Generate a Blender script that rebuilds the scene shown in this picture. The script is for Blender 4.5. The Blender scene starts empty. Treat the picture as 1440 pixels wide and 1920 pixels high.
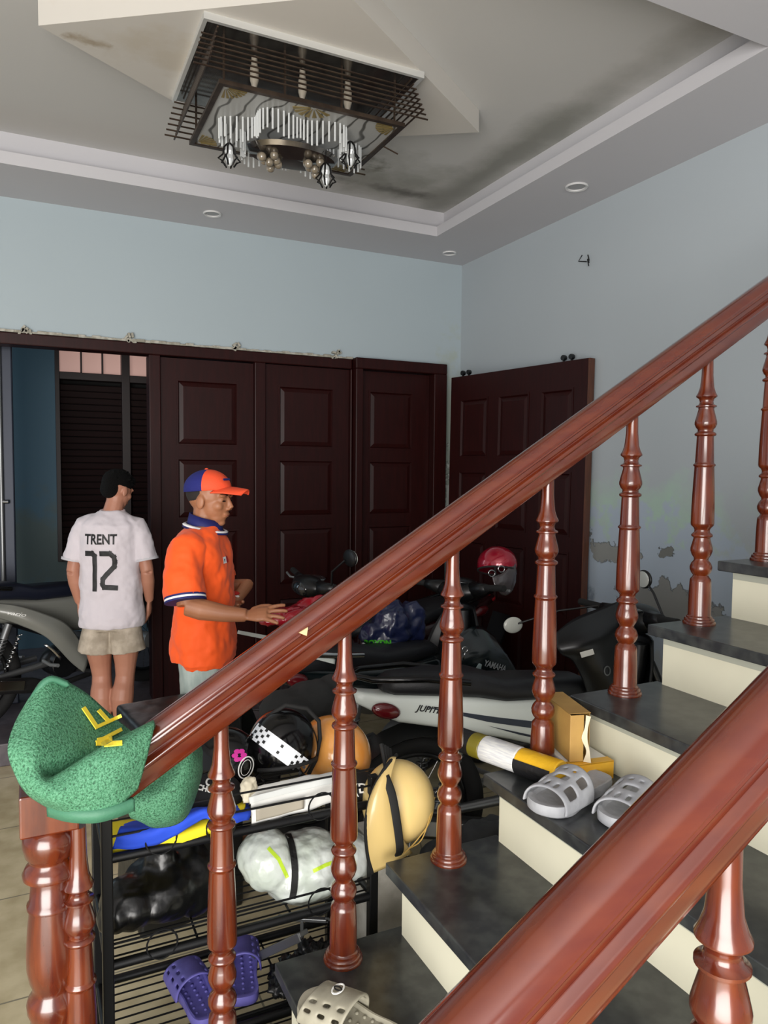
import bpy, bmesh, math, random
from mathutils import Vector, Matrix, noise
from mathutils.bvhtree import BVHTree
random.seed(5)
PI = math.pi
S = bpy.context.scene
C = S.collection
V = Vector
H = 1.627                      # camera height above the floor
# ------------------------------------------------------------------ camera
yaw, pitch, roll, FPX = 0.44866, -0.05884, 0.008745, 1364.74
cy, sy, cp, sp = math.cos(yaw), math.sin(yaw), math.cos(pitch), math.sin(pitch)
fw = V((sy*cp, cy*cp, sp)); r0 = V((cy, -sy, 0)); u0 = r0.cross(fw)
rt = r0*math.cos(roll) + u0*math.sin(roll); up = -r0*math.sin(roll) + u0*math.cos(roll)
cam = bpy.data.cameras.new('camera'); camo = bpy.data.objects.new('camera', cam); C.objects.link(camo)
cam.sensor_fit = 'VERTICAL'; cam.sensor_height = 36; cam.lens = FPX/1920*36; cam.clip_start = 0.02
camo.matrix_world = Matrix(((rt.x, up.x, -fw.x, 0), (rt.y, up.y, -fw.y, 0), (rt.z, up.z, -fw.z, H), (0, 0, 0, 1)))
S.camera = camo
def P(px, py, Y):              # measured point of the photo at a known distance Y
    r = fw + rt*((px-720)/FPX) - up*((py-960)/FPX)
    r = r*(Y/r.y); return V((r.x, r.y, r.z+H))
# ------------------------------------------------------------------ light
S.view_settings.view_transform = 'Standard'; S.view_settings.look = 'None'
S.view_settings.gamma = 1; S.view_settings.use_curve_mapping = False
S.view_settings.exposure = 0.0
w = bpy.data.worlds.new('world'); S.world = w; w.use_nodes = True
w.node_tree.nodes['Background'].inputs[0].default_value = (0.95, 0.97, 1.0, 1)
w.node_tree.nodes['Background'].inputs[1].default_value = .62
def area(name, loc, tgt, sx, sy_, power, col):
    l = bpy.data.lights.new(name, 'AREA'); l.shape = 'RECTANGLE'; l.size = sx; l.size_y = sy_
    l.energy = power; l.color = col
    o = bpy.data.objects.new(name, l); C.objects.link(o); o.location = loc
    o.rotation_euler = (V(tgt)-V(loc)).to_track_quat('-Z', 'Y').to_euler()
area('daylight_door', (-1.5, -1.6, 1.3), (1.4, 3.4, 2.3), 3.0, 2.4, 310, (1.0, 0.965, 0.925))
area('daylight_porch', (-1.9, 5.7, 2.0), (1.0, 6.2, 1.2), 1.2, 1.6, 14, (0.75, 0.9, 1.0))
# ------------------------------------------------------------------ helpers
def hexc(h):
    v = [int(h[i:i+2], 16)/255 for i in (0, 2, 4)]
    return tuple((x/12.92 if x <= .04045 else ((x+.055)/1.055)**2.4) for x in v) + (1,)
MATS = {}
def mat(name, col, rough=.5, metal=0, col2=None, ns=8, stretch=None, bump=0, bs=60, coat=0, alpha=None, trans=0, emit=None, spec=.5, det=4, sheen=0):
    if name in MATS: return MATS[name]
    m = bpy.data.materials.new(name); m.use_nodes = True; MATS[name] = m
    N = m.node_tree.nodes; L = m.node_tree.links; b = N['Principled BSDF']
    c = hexc(col) if isinstance(col, str) else col
    b.inputs['Base Color'].default_value = c; b.inputs['Roughness'].default_value = rough
    b.inputs['Metallic'].default_value = metal; b.inputs['Coat Weight'].default_value = coat
    b.inputs['Specular IOR Level'].default_value = spec; b.inputs['Sheen Weight'].default_value = sheen
    b.inputs['Coat Roughness'].default_value = .12
    if trans: b.inputs['Transmission Weight'].default_value = trans
    if alpha is not None: b.inputs['Alpha'].default_value = alpha
    if emit: b.inputs['Emission Color'].default_value = hexc(emit[0]); b.inputs['Emission Strength'].default_value = emit[1]
    tc = N.new('ShaderNodeTexCoord'); mp = N.new('ShaderNodeMapping'); L.new(tc.outputs['Object'], mp.inputs[0])
    if stretch: mp.inputs['Scale'].default_value = stretch
    if col2:
        n = N.new('ShaderNodeTexNoise'); n.inputs['Scale'].default_value = ns; n.inputs['Detail'].default_value = det
        L.new(mp.outputs[0], n.inputs['Vector'])
        r = N.new('ShaderNodeValToRGB'); r.color_ramp.elements[0].position = .38; r.color_ramp.elements[1].position = .64
        r.color_ramp.elements[0].color = c; r.color_ramp.elements[1].color = hexc(col2)
        L.new(n.outputs['Fac'], r.inputs[0]); L.new(r.outputs[0], b.inputs['Base Color'])
    if bump:
        n2 = N.new('ShaderNodeTexNoise'); n2.inputs['Scale'].default_value = bs; n2.inputs['Detail'].default_value = 3
        L.new(mp.outputs[0], n2.inputs['Vector'])
        bp = N.new('ShaderNodeBump'); bp.inputs['Strength'].default_value = bump; bp.inputs['Distance'].default_value = .01
        L.new(n2.outputs['Fac'], bp.inputs['Height']); L.new(bp.outputs[0], b.inputs['Normal'])
    return m
def bm_new(): return bmesh.new()
def obj(name, bm, m, parent=None, smooth=False, bevel=0, sub=0, thick=0, mats=None):
    me = bpy.data.meshes.new(name)
    bmesh.ops.recalc_face_normals(bm, faces=bm.faces)
    bm.to_mesh(me); bm.free()
    o = bpy.data.objects.new(name, me); C.objects.link(o)
    for mm in (mats or [m]): me.materials.append(mm)
    if smooth:
        for p in me.polygons: p.use_smooth = True
        if smooth != 'all':
            me.set_sharp_from_angle(angle=math.radians(50))
    if thick:
        md = o.modifiers.new('s', 'SOLIDIFY'); md.thickness = thick; md.offset = 0
    if bevel:
        md = o.modifiers.new('b', 'BEVEL'); md.width = bevel; md.segments = 2; md.limit_method = 'ANGLE'
    if sub:
        md = o.modifiers.new('u', 'SUBSURF'); md.levels = sub; md.render_levels = sub
    if parent: o.parent = parent
    return o
def tag(o, label=None, cat=None, group=None, kind=None):
    if label: o['label'] = label
    if cat: o['category'] = cat
    if group: o['group'] = group
    if kind: o['kind'] = kind
    return o
def thing(name, loc=(0, 0, 0), rz=0, label=None, cat=None, group=None, rot=None):
    o = bpy.data.objects.new(name, None); C.objects.link(o); o.location = loc
    o.rotation_euler = rot if rot else (0, 0, rz); o.empty_display_size = .1
    return tag(o, label, cat, group)
def box(bm, c, s, M=None):
    c = V(c); vs = []
    for dz in (-.5, .5):
        for dx, dy in ((-.5, -.5), (.5, -.5), (.5, .5), (-.5, .5)):
            p = V((dx*s[0], dy*s[1], dz*s[2]))
            if M is not None: p = M @ p
            vs.append(bm.verts.new(c+p))
    for f in ((3, 2, 1, 0), (4, 5, 6, 7), (0, 1, 5, 4), (1, 2, 6, 5), (2, 3, 7, 6), (3, 0, 4, 7)):
        bm.faces.new([vs[i] for i in f])
def bx(bm, x0, x1, y0, y1, z0, z1): box(bm, ((x0+x1)/2, (y0+y1)/2, (z0+z1)/2), (x1-x0, y1-y0, z1-z0))
def rings(bm, rs, closed=False, caps=True):
    R = [[bm.verts.new(p) for p in r] for r in rs]; n = len(R[0]); k = len(R)
    for i in range(k if closed else k-1):
        a, b = R[i], R[(i+1) % k]
        for j in range(n): bm.faces.new((a[j], a[(j+1) % n], b[(j+1) % n], b[j]))
    if caps and not closed: bm.faces.new(R[0][::-1]); bm.faces.new(R[-1])
def lathe(bm, prof, seg=24, M=None, caps=True):      # prof: (radius, z)
    rs = []
    for r, z in prof:
        ring = []
        for i in range(seg):
            p = V((max(r, .0002)*math.cos(2*PI*i/seg), max(r, .0002)*math.sin(2*PI*i/seg), z))
            ring.append(M @ p if M is not None else p)
        rs.append(ring)
    rings(bm, rs, caps=caps)
def tube(bm, pts, rad, seg=8, closed=False, flat=1.0, caps=True, upv=None):
    pts = [V(p) for p in pts]; n = len(pts); rs = []; prev = None
    for i, p in enumerate(pts):
        if closed: t = pts[(i+1) % n]-pts[i-1]
        else: t = pts[min(i+1, n-1)]-pts[max(i-1, 0)]
        t.normalize()
        if prev is None or upv is not None:
            a = V(upv) if upv is not None else (V((0, 0, 1)) if abs(t.z) < .9 else V((1, 0, 0)))
            u = (a-t*a.dot(t)).normalized()
        else: u = (prev-t*prev.dot(t)).normalized()
        prev = u; v = t.cross(u)
        r = rad[i] if isinstance(rad, (list, tuple)) else rad
        rs.append([p+u*(r*flat*math.cos(2*PI*j/seg))+v*(r*math.sin(2*PI*j/seg)) for j in range(seg)])
    rings(bm, rs, closed=closed, caps=caps)
def ell(bm, c, r, M=None, seg=20, rg=12, zmin=-1.0, zmax=1.0):
    a0 = math.acos(max(-1, min(1, zmax))); a1 = math.acos(max(-1, min(1, zmin))); rs = []
    for i in range(rg+1):
        a = a0+(a1-a0)*i/rg; ring = []
        for j in range(seg):
            b = 2*PI*j/seg; s = max(math.sin(a), .002)
            p = V((r[0]*s*math.cos(b), r[1]*s*math.sin(b), r[2]*math.cos(a)))
            if M is not None: p = M @ p
            ring.append(V(c)+p)
        rs.append(ring)
    rings(bm, rs)
def cr(p0, p1, p2, p3, t):
    return .5*((2*p1)+(p2-p0)*t+(2*p0-5*p1+4*p2-p3)*t*t+(3*p1-p0-3*p2+p3)*t*t*t)
def spline(pts, n, closed=False):
    pts = [V(p) for p in pts]; k = len(pts); out = []
    seg = k if closed else k-1
    for i in range(seg):
        a = pts[(i-1) % k] if closed or i > 0 else pts[0]*2-pts[1]
        d = pts[(i+2) % k] if closed or i+2 < k else pts[-1]*2-pts[-2]
        for j in range(n): out.append(cr(a, pts[i], pts[(i+1) % k], d, j/n))
    if not closed: out.append(pts[-1])
    return out
def net(bm, rows, nu=6, nv=6, disp=0, ds=12):        # smooth sheet through rows of points
    R = [spline(r, nu) for r in rows]; m = len(R[0]); cols = [spline([r[j] for r in R], nv) for j in range(m)]
    k = len(cols[0]); G = []
    for j in range(m):
        col = []
        for i in range(k):
            p = cols[j][i].copy()
            if disp: p += noise.noise_vector(p*ds)*disp
            col.append(bm.verts.new(p))
        G.append(col)
    for j in range(m-1):
        for i in range(k-1): bm.faces.new((G[j][i], G[j+1][i], G[j+1][i+1], G[j][i+1]))
def prism(bm, poly, axis, a, b):                     # outline extruded along an axis (0=x,1=y,2=z)
    def mk(p, d):
        q = [0, 0, 0]; o = [i for i in range(3) if i != axis]; q[o[0]] = p[0]; q[o[1]] = p[1]; q[axis] = d; return V(q)
    A = [bm.verts.new(mk(p, a)) for p in poly]; B = [bm.verts.new(mk(p, b)) for p in poly]; n = len(poly)
    bm.faces.new(A[::-1]); bm.faces.new(B)
    for i in range(n): bm.faces.new((A[i], A[(i+1) % n], B[(i+1) % n], B[i]))
def loftx(bm, secs, seg=20, pw=2.6):                 # sections across x: (x, yc, zc, ry, rz); superellipse
    rs = []
    for x, yc, zc, ry, rz in secs:
        ring = []
        for j in range(seg):
            a = 2*PI*j/seg; ca, sa = math.cos(a), math.sin(a)
            ring.append(V((x, yc+ry*math.copysign(abs(ca)**(2/pw), ca), zc+rz*math.copysign(abs(sa)**(2/pw), sa))))
        rs.append(ring)
    rings(bm, rs)
def loftz(bm, secs, seg=24, pw=2.2):                 # sections up z: (z, xc, yc, rx, ry)
    rs = []
    for z, xc, yc, rx, ry in secs:
        ring = []
        for j in range(seg):
            a = 2*PI*j/seg; ca, sa = math.cos(a), math.sin(a)
            ring.append(V((xc+rx*math.copysign(abs(ca)**(2/pw), ca), yc+ry*math.copysign(abs(sa)**(2/pw), sa), z)))
        rs.append(ring)
    rings(bm, rs)
def remesh(o, vox, smooth=4, disp=0, dscale=.12):
    md = o.modifiers.new('r', 'REMESH'); md.mode = 'VOXEL'; md.voxel_size = vox; md.use_smooth_shade = True
    if smooth:
        md = o.modifiers.new('sm', 'SMOOTH'); md.iterations = smooth; md.factor = .5
    if disp:
        t = bpy.data.textures.new('clouds', 'CLOUDS'); t.noise_scale = dscale
        md = o.modifiers.new('d', 'DISPLACE'); md.texture = t; md.strength = disp; md.mid_level = .5
    return o
def evalmesh(o):
    dg = bpy.context.evaluated_depsgraph_get(); dg.update(); e = o.evaluated_get(dg); me = e.to_mesh()
    M = o.matrix_world.copy(); vs = [M @ v.co for v in me.vertices]; fs = [tuple(p.vertices) for p in me.polygons]
    e.to_mesh_clear(); return BVHTree.FromPolygons(vs, fs)
def textbm(s, size, shear=0, bold=.0):
    cu = bpy.data.curves.new('t', 'FONT'); cu.body = s; cu.size = size; cu.shear = shear; cu.offset = bold
    cu.align_x = 'CENTER'; cu.align_y = 'CENTER'; cu.resolution_u = 3
    o = bpy.data.objects.new('t', cu); C.objects.link(o)
    bpy.context.view_layer.update()
    dg = bpy.context.evaluated_depsgraph_get(); me = bpy.data.meshes.new_from_object(o.evaluated_get(dg))
    bm = bm_new(); bm.from_mesh(me); bpy.data.objects.remove(o); bpy.data.meshes.remove(me); return bm
def strokes(lines, wdt):                              # flat pen strokes in the xy plane
    bm = bm_new()
    for ln in lines:
        for a, b in zip(ln, ln[1:]):
            a = V((a[0], a[1], 0)); b = V((b[0], b[1], 0)); d = (b-a).normalized(); n = V((-d.y, d.x, 0))*wdt/2
            e = d*wdt*.42
            k = max(1, int((b-a).length/.01)); prev = None
            for i in range(k+1):
                p = (a-e).lerp(b+e, i/k); cur = (bm.verts.new(p-n), bm.verts.new(p+n))
                if prev: bm.faces.new((prev[0], cur[0], cur[1], prev[1]))
                prev = cur
    return bm
def decal(name, bm, m, target, origin, right, upd, parent, sx=1, sz=1, off=.002, tree=None):
    # presses flat lettering (xy plane) onto a surface: looks along right x up, into the target
    right = V(right).normalized(); upd = V(upd).normalized(); nrm = right.cross(upd)
    bmesh.ops.triangulate(bm, faces=bm.faces[:])
    for _ in range(2):
        es = [e for e in bm.edges if e.calc_length() > .012]
        if es: bmesh.ops.subdivide_edges(bm, edges=es, cuts=1)
    bmesh.ops.triangulate(bm, faces=bm.faces[:])
    bpy.context.view_layer.update()
    T = tree or evalmesh(target); last = V(origin); bad = []
    for v in bm.verts:
        p = V(origin)+right*v.co.x*sx+upd*v.co.y*sz
        hit, n, i, d = T.ray_cast(p+nrm*.25, -nrm, .5)
        if hit is None: v.co = p; bad.append(v)
        else: v.co = hit+nrm*off
    if bad and len(bad) < len(bm.verts): bmesh.ops.delete(bm, geom=bad, context='VERTS')
    if parent:
        Mi = parent.matrix_world.inverted()
        for v in bm.verts: v.co = Mi @ v.co
    o = obj(name, bm, m, parent)
    return o
# ------------------------------------------------------------------ materials
def wall_mat(name, base, stains):
    # painted plaster; stains: (centre, size(3), colour, threshold, noise scale) in world coordinates
    m = bpy.data.materials.new(name); m.use_nodes = True; N = m.node_tree.nodes; L = m.node_tree.links
    b = N['Principled BSDF']; b.inputs['Roughness'].default_value = .6; b.inputs['Specular IOR Level'].default_value = .3
    tc = N.new('ShaderNodeTexCoord'); src = tc.outputs['Object']
    n = N.new('ShaderNodeTexNoise'); n.inputs['Scale'].default_value = 1.3; L.new(src, n.inputs['Vector'])
    mx = N.new('ShaderNodeMixRGB'); mx.inputs[1].default_value = hexc(base)
    mx.inputs[2].default_value = tuple(x*.93 for x in hexc(base)[:3])+(1,); L.new(n.outputs['Fac'], mx.inputs[0]); cur = mx.outputs[0]
    hcur = None
    for cen, size, col, thr, ns, soft in stains:
        mp = N.new('ShaderNodeMapping'); mp.vector_type = 'POINT'
        mp.inputs['Location'].default_value = [-c/s for c, s in zip(cen, size)]; mp.inputs['Scale'].default_value = [1/s for s in size]
        L.new(src, mp.inputs[0])
        ln = N.new('ShaderNodeVectorMath'); ln.operation = 'LENGTH'; L.new(mp.outputs[0], ln.inputs[0])
        nn = N.new('ShaderNodeTexNoise'); nn.inputs['Scale'].default_value = ns; nn.inputs['Detail'].default_value = 6; nn.inputs['Roughness'].default_value = .6
        L.new(src, nn.inputs['Vector'])
        ma = N.new('ShaderNodeMath'); ma.operation = 'MULTIPLY_ADD'; ma.inputs[1].default_value = 2.4; ma.inputs[2].default_value = -.2-thr
        L.new(nn.outputs['Fac'], ma.inputs[0])
        su = N.new('ShaderNodeMath'); su.operation = 'SUBTRACT'; L.new(ma.outputs[0], su.inputs[0]); L.new(ln.outputs['Value'], su.inputs[1])
        mr = N.new('ShaderNodeMapRange'); mr.inputs['From Min'].default_value = -soft; mr.inputs['From Max'].default_value = soft
        L.new(su.outputs[0], mr.inputs[0])
        m2 = N.new('ShaderNodeMixRGB'); L.new(mr.outputs[0], m2.inputs[0]); L.new(cur, m2.inputs[1]); m2.inputs[2].default_value = hexc(col); cur = m2.outputs[0]
        if soft < .1:
            bp = N.new('ShaderNodeBump'); bp.inputs['Distance'].default_value = .012; bp.invert = True; bp.inputs['Strength'].default_value = .8
            L.new(mr.outputs[0], bp.inputs['Height'])
            if hcur: L.new(hcur, bp.inputs['Normal'])
            hcur = bp.outputs[0]
    if hcur: L.new(hcur, b.inputs['Normal'])
    L.new(cur, b.inputs['Base Color']); return m
M_wall_far = wall_mat('paint_far', 'a9b6bc', [((2.86, 4.83, 1.7), (.15, .4, .95), 'a3aca2', .2, 9, .35), ((2.88, 4.83, 1.3), (.10, .4, .7), 'c9cfc8', .55, 16, .08)])
M_wall_right = wall_mat('paint_right', 'acb4b9', [
    ((2.966, 3.0, 1.35), (.3, .62, .22), 'a9c2b4', .2, 6, .5),
    ((2.966, 2.9, 1.05), (.3, 1.0, .42), 'a9b6c4', .15, 9, .12),
    ((2.966, 3.18, 1.16), (.3, .26, .08), '8d8f8c', .35, 14, .05),
    ((2.966, 3.40, 1.26), (.3, .10, .06), '7d7f7c', .35, 18, .05),
    ((2.966, 2.75, .92), (.3, .34, .17), '878987', .25, 10, .05),
    ((2.966, 2.76, 1.20), (.3, .07, .045), '777975', .3, 20, .05),
    ((2.966, 3.38, .72), (.3, .2, .3), '7e8a97', .5, 12, .2)])
M_ceil = wall_mat('ceiling_paint', 'c5c4c1', [((2.15, 4.05, 3.38), (.62, .30, .5), '9a9a93', .30, 3.2, .5), ((2.10, 4.22, 3.38), (.55, .10, .5), '6f6f69', .62, 5, .4),
    ((1.75, 3.95, 3.38), (.3, .2, .5), '77766a', .85, 9, .3), ((2.45, 3.7, 3.38), (.14, 1.4, .5), '94958f', .15, 2.2, .6)])
M_drop = wall_mat('ceiling_drop_paint', 'c8c4bd', [((.22, 3.15, 3.28), (.16, .05, .3), '9c8f7c', .65, 12, .3), ((.5, 3.1, 3.28), (.3, .2, .3), 'bdb6aa', .4, 8, .4)])
M_soffit = wall_mat('soffit_paint', 'c3c2c6', [])
M_rail = mat('lacquered_wood', '541a08', .2, col2='5e2309', ns=4, stretch=(1, 9, 9), coat=.9, spec=.6)
M_bal = mat('turned_wood', '4b1708', .26, col2='66290b', ns=7, stretch=(6, 6, .8), coat=.6, spec=.6)
M_door = mat('dark_door_wood', '230807', .42, col2='2a0a09', ns=6, stretch=(9, 9, 1), coat=0, spec=.22)
M_doore = mat('door_edge_wood', '4a2a1c', .5, col2='5a3321', ns=8, stretch=(9, 9, 1))
M_tread = mat('granite', '25272a', .34, col2='3a3d3c', ns=26, det=8, coat=.2)
M_riser = mat('cream_riser', 'd6d3bd', .45, col2='cdcab4', ns=3)
M_riserside = mat('grey_riser_strip', 'a5a799', .5)
M_black = mat('black_plastic', '0e0f11', .35)
M_blackg = mat('black_gloss', '060607', .16, coat=.2, spec=.35)
M_blackm = mat('black_metal', '101113', .4, metal=.3)
M_rub = mat('rubber', '121212', .8)
M_chrome = mat('chrome', 'c8c9ca', .15, metal=1)
M_steel = mat('grey_steel', '7d7f80', .38, metal=.8)
M_alloy = mat('dull_alloy', '8e9090', .5, metal=.6)
M_seat = mat('seat_vinyl', '15161a', .45, bump=.15, bs=300)
M_white = mat('white_plastic', 'dfe6e0', .3, coat=.4)
M_red = mat('red_plastic', '8b1018', .2, coat=.5)
M_skin1 = mat('skin_light', 'ac7862', .5, col2='a26e58', ns=5)
M_skin2 = mat('skin_tan', '9c6849', .5, col2='8f5d40', ns=5)
M_hair = mat('black_hair', '070606', .7, spec=.15, bump=1.0, bs=260)
M_paper = mat('white_paper', 'e2e2de', .6)
# ------------------------------------------------------------------ floor and platform
def floor_mat():
    m = bpy.data.materials.new('floor_tiles'); m.use_nodes = True; N = m.node_tree.nodes; L = m.node_tree.links
    b = N['Principled BSDF']; b.inputs['Roughness'].default_value = .22
    tc = N.new('ShaderNodeTexCoord'); br = N.new('ShaderNodeTexBrick'); br.offset = 0; br.inputs['Scale'].default_value = 1
    br.inputs['Brick Width'].default_value = .6; br.inputs['Row Height'].default_value = .6; br.inputs['Mortar Size'].default_value = .0035
    br.inputs['Mortar'].default_value = hexc('85806e'); L.new(tc.outputs['Object'], br.inputs['Vector'])
    n = N.new('ShaderNodeTexNoise'); n.inputs['Scale'].default_value = 9; n.inputs['Detail'].default_value = 8; L.new(tc.outputs['Object'], n.inputs['Vector'])
    r = N.new('ShaderNodeValToRGB'); r.color_ramp.elements[0].color = hexc('b3a685'); r.color_ramp.elements[1].color = hexc('cbbf9e')
    r.color_ramp.elements[0].position = .35; r.color_ramp.elements[1].position = .65
    L.new(n.outputs['Fac'], r.inputs[0]); L.new(r.outputs[0], br.inputs['Color1']); L.new(r.outputs[0], br.inputs['Color2'])
    L.new(br.outputs['Color'], b.inputs['Base Color']); return m
bm = bm_new(); bx(bm, -4, 3.2, -2.6, 7.0, -.1, 0); tag(obj('floor', bm, floor_mat()), kind='structure')
bm = bm_new(); bx(bm, -4, 2.966, 4.36, 6.6, 0, .125)
tag(obj('floor_platform', bm, mat('platform_granite', '4d474c', .4, col2='5c565a', ns=20), bevel=.006), kind='structure')
# ------------------------------------------------------------------ walls
YW, XR, ZS = 4.83, 2.966, 3.177
bm = bm_new(); bx(bm, -4, 2.05, YW, YW+.2, 2.40, 3.6); bx(bm, 2.05, XR, YW, YW+.2, 2.41, 3.6); bx(bm, 2.80, XR, YW, YW+.2, 0, 2.41)
tag(obj('wall_far', bm, M_wall_far), kind='structure')
bm = bm_new(); bx(bm, XR, XR+.15, -2.6, 7.0, 0, 3.6)
tag(obj('wall_right', bm, M_wall_right), kind='structure')
# ceiling: soffit ring, lip, cove, upper ceiling, hanging rhombus
X0, X1, Y0, Y1 = -2.2, 2.447, 1.878, 4.309
def frame(bm, x0, x1, y0, y1, X0_, X1_, Y0_, Y1_, z0, z1):      # ring between an inner and an outer rectangle
    bx(bm, X0_, x0, Y0_, Y1_, z0, z1); bx(bm, x1, X1_, Y0_, Y1_, z0, z1)
    bx(bm, x0, x1, Y0_, y0, z0, z1); bx(bm, x0, x1, y1, Y1_, z0, z1)
bm = bm_new(); frame(bm, X0, X1, Y0, Y1, -4, XR, -2.6, YW, ZS, ZS+.063)
tag(obj('ceiling_soffit', bm, M_soffit), kind='structure')
bm = bm_new(); d = .12; frame(bm, X0-d, X1+d, Y0-d, Y1+d, -4, XR, -2.6, YW, ZS+.0631, 3.384)
tag(obj('ceiling_cove', bm, M_soffit), kind='structure')
bm = bm_new(); bx(bm, -4, XR, -2.6, YW, 3.384, 3.5); tag(obj('ceiling', bm, M_ceil), kind='structure')
bm = bm_new(); prism(bm, [(1.995, 3.111), (1.02, 3.745), (.046, 3.124), (1.02, 2.44)], 2, 3.278, 3.3835)
tag(obj('ceiling_drop', bm, M_drop), kind='structure')
# porch beyond the doorway
M_blue = wall_mat('porch_blue', '4a6574', [((-.1, 6.6, .9), (1.5, 1, .5), '53605f', .3, 5, .3)])
bm = bm_new(); bx(bm, -4, .17, 6.6, 6.75, 0, 3.6); bx(bm, 1.25, XR, 6.6, 6.75, 0, 3.6); bx(bm, .17, 1.25, 6.6, 6.75, 0, .84); bx(bm, .17, 1.25, 6.6, 6.75, 2.64, 3.6)
tag(obj('wall_porch', bm, M_blue), kind='structure')
bm = bm_new(); bx(bm, -4, XR, YW+.2, 6.6, 2.95, 3.1); tag(obj('ceiling_porch_unseen', bm, mat('unseen_porch_ceiling', '6f7476', .7)), kind='structure')  # unseen slab, added to close the porch in so that it stays dark
M_shut = mat('shutter_wood', '170707', .5, col2='1c0908', ns=7, stretch=(1, 6, 9))
win = bm_new(); frame_y = 6.585
for a, b in ((.17, .205), (.685, .75), (.93, .97), (1.21, 1.25)): bx(win, a, b, 6.54, 6.66, .84, 2.64)
for a, b in ((.84, .90), (2.34, 2.40), (2.58, 2.64)): bx(win, .17, 1.25, 6.545, 6.655, a, b)
for x in (.365, .53): bx(win, x, x+.012, 6.56, 6.62, 2.40, 2.58)
wo = tag(obj('window_1', win, M_shut, bevel=.003), kind='structure')
for a, b in ((.205, .685), (.75, .93), (.97, 1.21)):
    bm = bm_new()
    for k in range(26):
        z = .93+k*.054; box(bm, ((a+b)/2, 6.6, z), (b-a, .012, .05), Matrix.Rotation(math.radians(32), 3, 'X'))
    obj('shutter', bm, M_shut, wo)
    bm = bm_new(); bx(bm, a, b, 6.635, 6.645, 2.40, 2.58)
    obj('transom_pane', bm, mat('pink_lit_glass', 'b99a92', .3, emit=('c79f94', .5)), wo)
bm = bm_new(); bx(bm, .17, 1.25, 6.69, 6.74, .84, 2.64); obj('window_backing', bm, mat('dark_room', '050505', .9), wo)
# grey steel gate post on the left
g = thing('gate_post', (-.17, 5.12, .125), label='dark blue-grey steel gate post at the left edge of the open doorway', cat='gate')
bm = bm_new(); bx(bm, -.42, .062, -.04, .04, 0, 2.75); obj('post', bm, mat('gate_steel', '262c3a', .45, metal=.3), g, bevel=.008)
bm = bm_new(); tube(bm, [(-.01, -.055, .1), (-.01, -.055, 2.6)], .014, 8); obj('rod', bm, M_steel, g, smooth=True)
bm = bm_new(); tube(bm, [(-.02, -.05, 1.28), (.03, -.07, 1.28)], .012, 8); obj('bolt', bm, M_chrome, g, smooth=True)
# ------------------------------------------------------------------ door frame and leaves
bm = bm_new()
bx(bm, -4, 2.05, YW-.03, YW+.1, 2.334, 2.402)
bx(bm, .665, .735, YW-.03, YW+.1, .125, 2.334)
bx(bm, 1.345, 1.42, YW-.03, YW+.1, .125, 2.334); bx(bm, 2.04, 2.055, YW-.03, YW+.1, .125, 2.334)
tag(obj('trim_1', bm, M_door, bevel=.006), kind='structure')
bm = bm_new(); bx(bm, 2.058, 2.80, YW-.085, YW+.1, 2.335, 2.412); bx(bm, 2.058, 2.115, YW-.085, YW+.1, .125, 2.335); bx(bm, 2.69, 2.80, YW-.085, YW+.1, .125, 2.335)
tag(obj('trim_2', bm, M_door, bevel=.006), kind='structure')
bm = bm_new(); random.seed(3)                       # broken plaster edge above the lintel
for i in range(60):
    x = -.5+i*.043; h = .008+.012*random.random()
    box(bm, (x, YW-.008, 2.405+h/2), (.05, .02+.02*random.random(), h))
for x in (-.03, .56, 1.23, 1.93):
    for k in range(7): box(bm, (x+random.uniform(-.03, .03), YW-.015, 2.42+random.uniform(-.02, .03)), (.03, .03, .014), Matrix.Rotation(random.random()*3, 3, 'Y'))
tag(obj('trim_3', bm, mat('broken_plaster', '8f8b7e', .9, col2='b4b2a8', ns=30), bevel=.002), kind='structure')
def leaf(name, x0, x1, z0, z1, y, panels, parent=None, m=M_door):
    # stiles and rails stand in front of a thin backing; every panel is raised and fielded
    bm = bm_new(); zs = sorted({p[2] for p in panels}); xs = sorted({p[0] for p in panels})
    bx(bm, x0, x1, y+.012, y+.04, z0, z1)
    cols = sorted({(p[0], p[1]) for p in panels}); rows = sorted({(p[2], p[3]) for p in panels})
    edge = x0
    for a, b in cols: bx(bm, edge, a, y, y+.0125, z0, z1); edge = b
    bx(bm, edge, x1, y, y+.0125, z0, z1)
    for a, b in cols:
        e = z0
        for c, d_ in rows: bx(bm, a, b, y, y+.0125, e, c); e = d_
        bx(bm, a, b, y, y+.0125, e, z1)
    o = obj(name, bm, m, parent)
    for a, b, c, d_ in panels:
        bm = bm_new()
        i = .028
        rs = []
        for dd, yy in ((0, y+.012), (.0, y-.004), (.012, y-.004), (.02, y+.010), (.045, y+.002), (.047, y+.002)):
            rs.append([V((a+dd, yy, c+dd)), V((b-dd, yy, c+dd)), V((b-dd, yy, d_-dd)), V((a+dd, yy, d_-dd))])
        rings(bm, rs)
        obj('door_panel', bm, m, o)
    return o
rowz = [(.28, .73), (.81, 1.215), (1.29, 1.69), (1.768, 2.195)]
tag(leaf('door_1', .737, 1.343, .13, 2.325, YW, [(.835, 1.24, a, b) for a, b in rowz]), kind='structure')
tag(leaf('door_2', 1.425, 2.038, .13, 2.33, YW, [(1.515, 1.925, a, b) for a, b in rowz]), kind='structure')
tag(leaf('door_3', 2.118, 2.688, .13, 2.33, YW-.01, [(2.19, 2.555, a, b) for a, b in rowz]), kind='structure')
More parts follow.
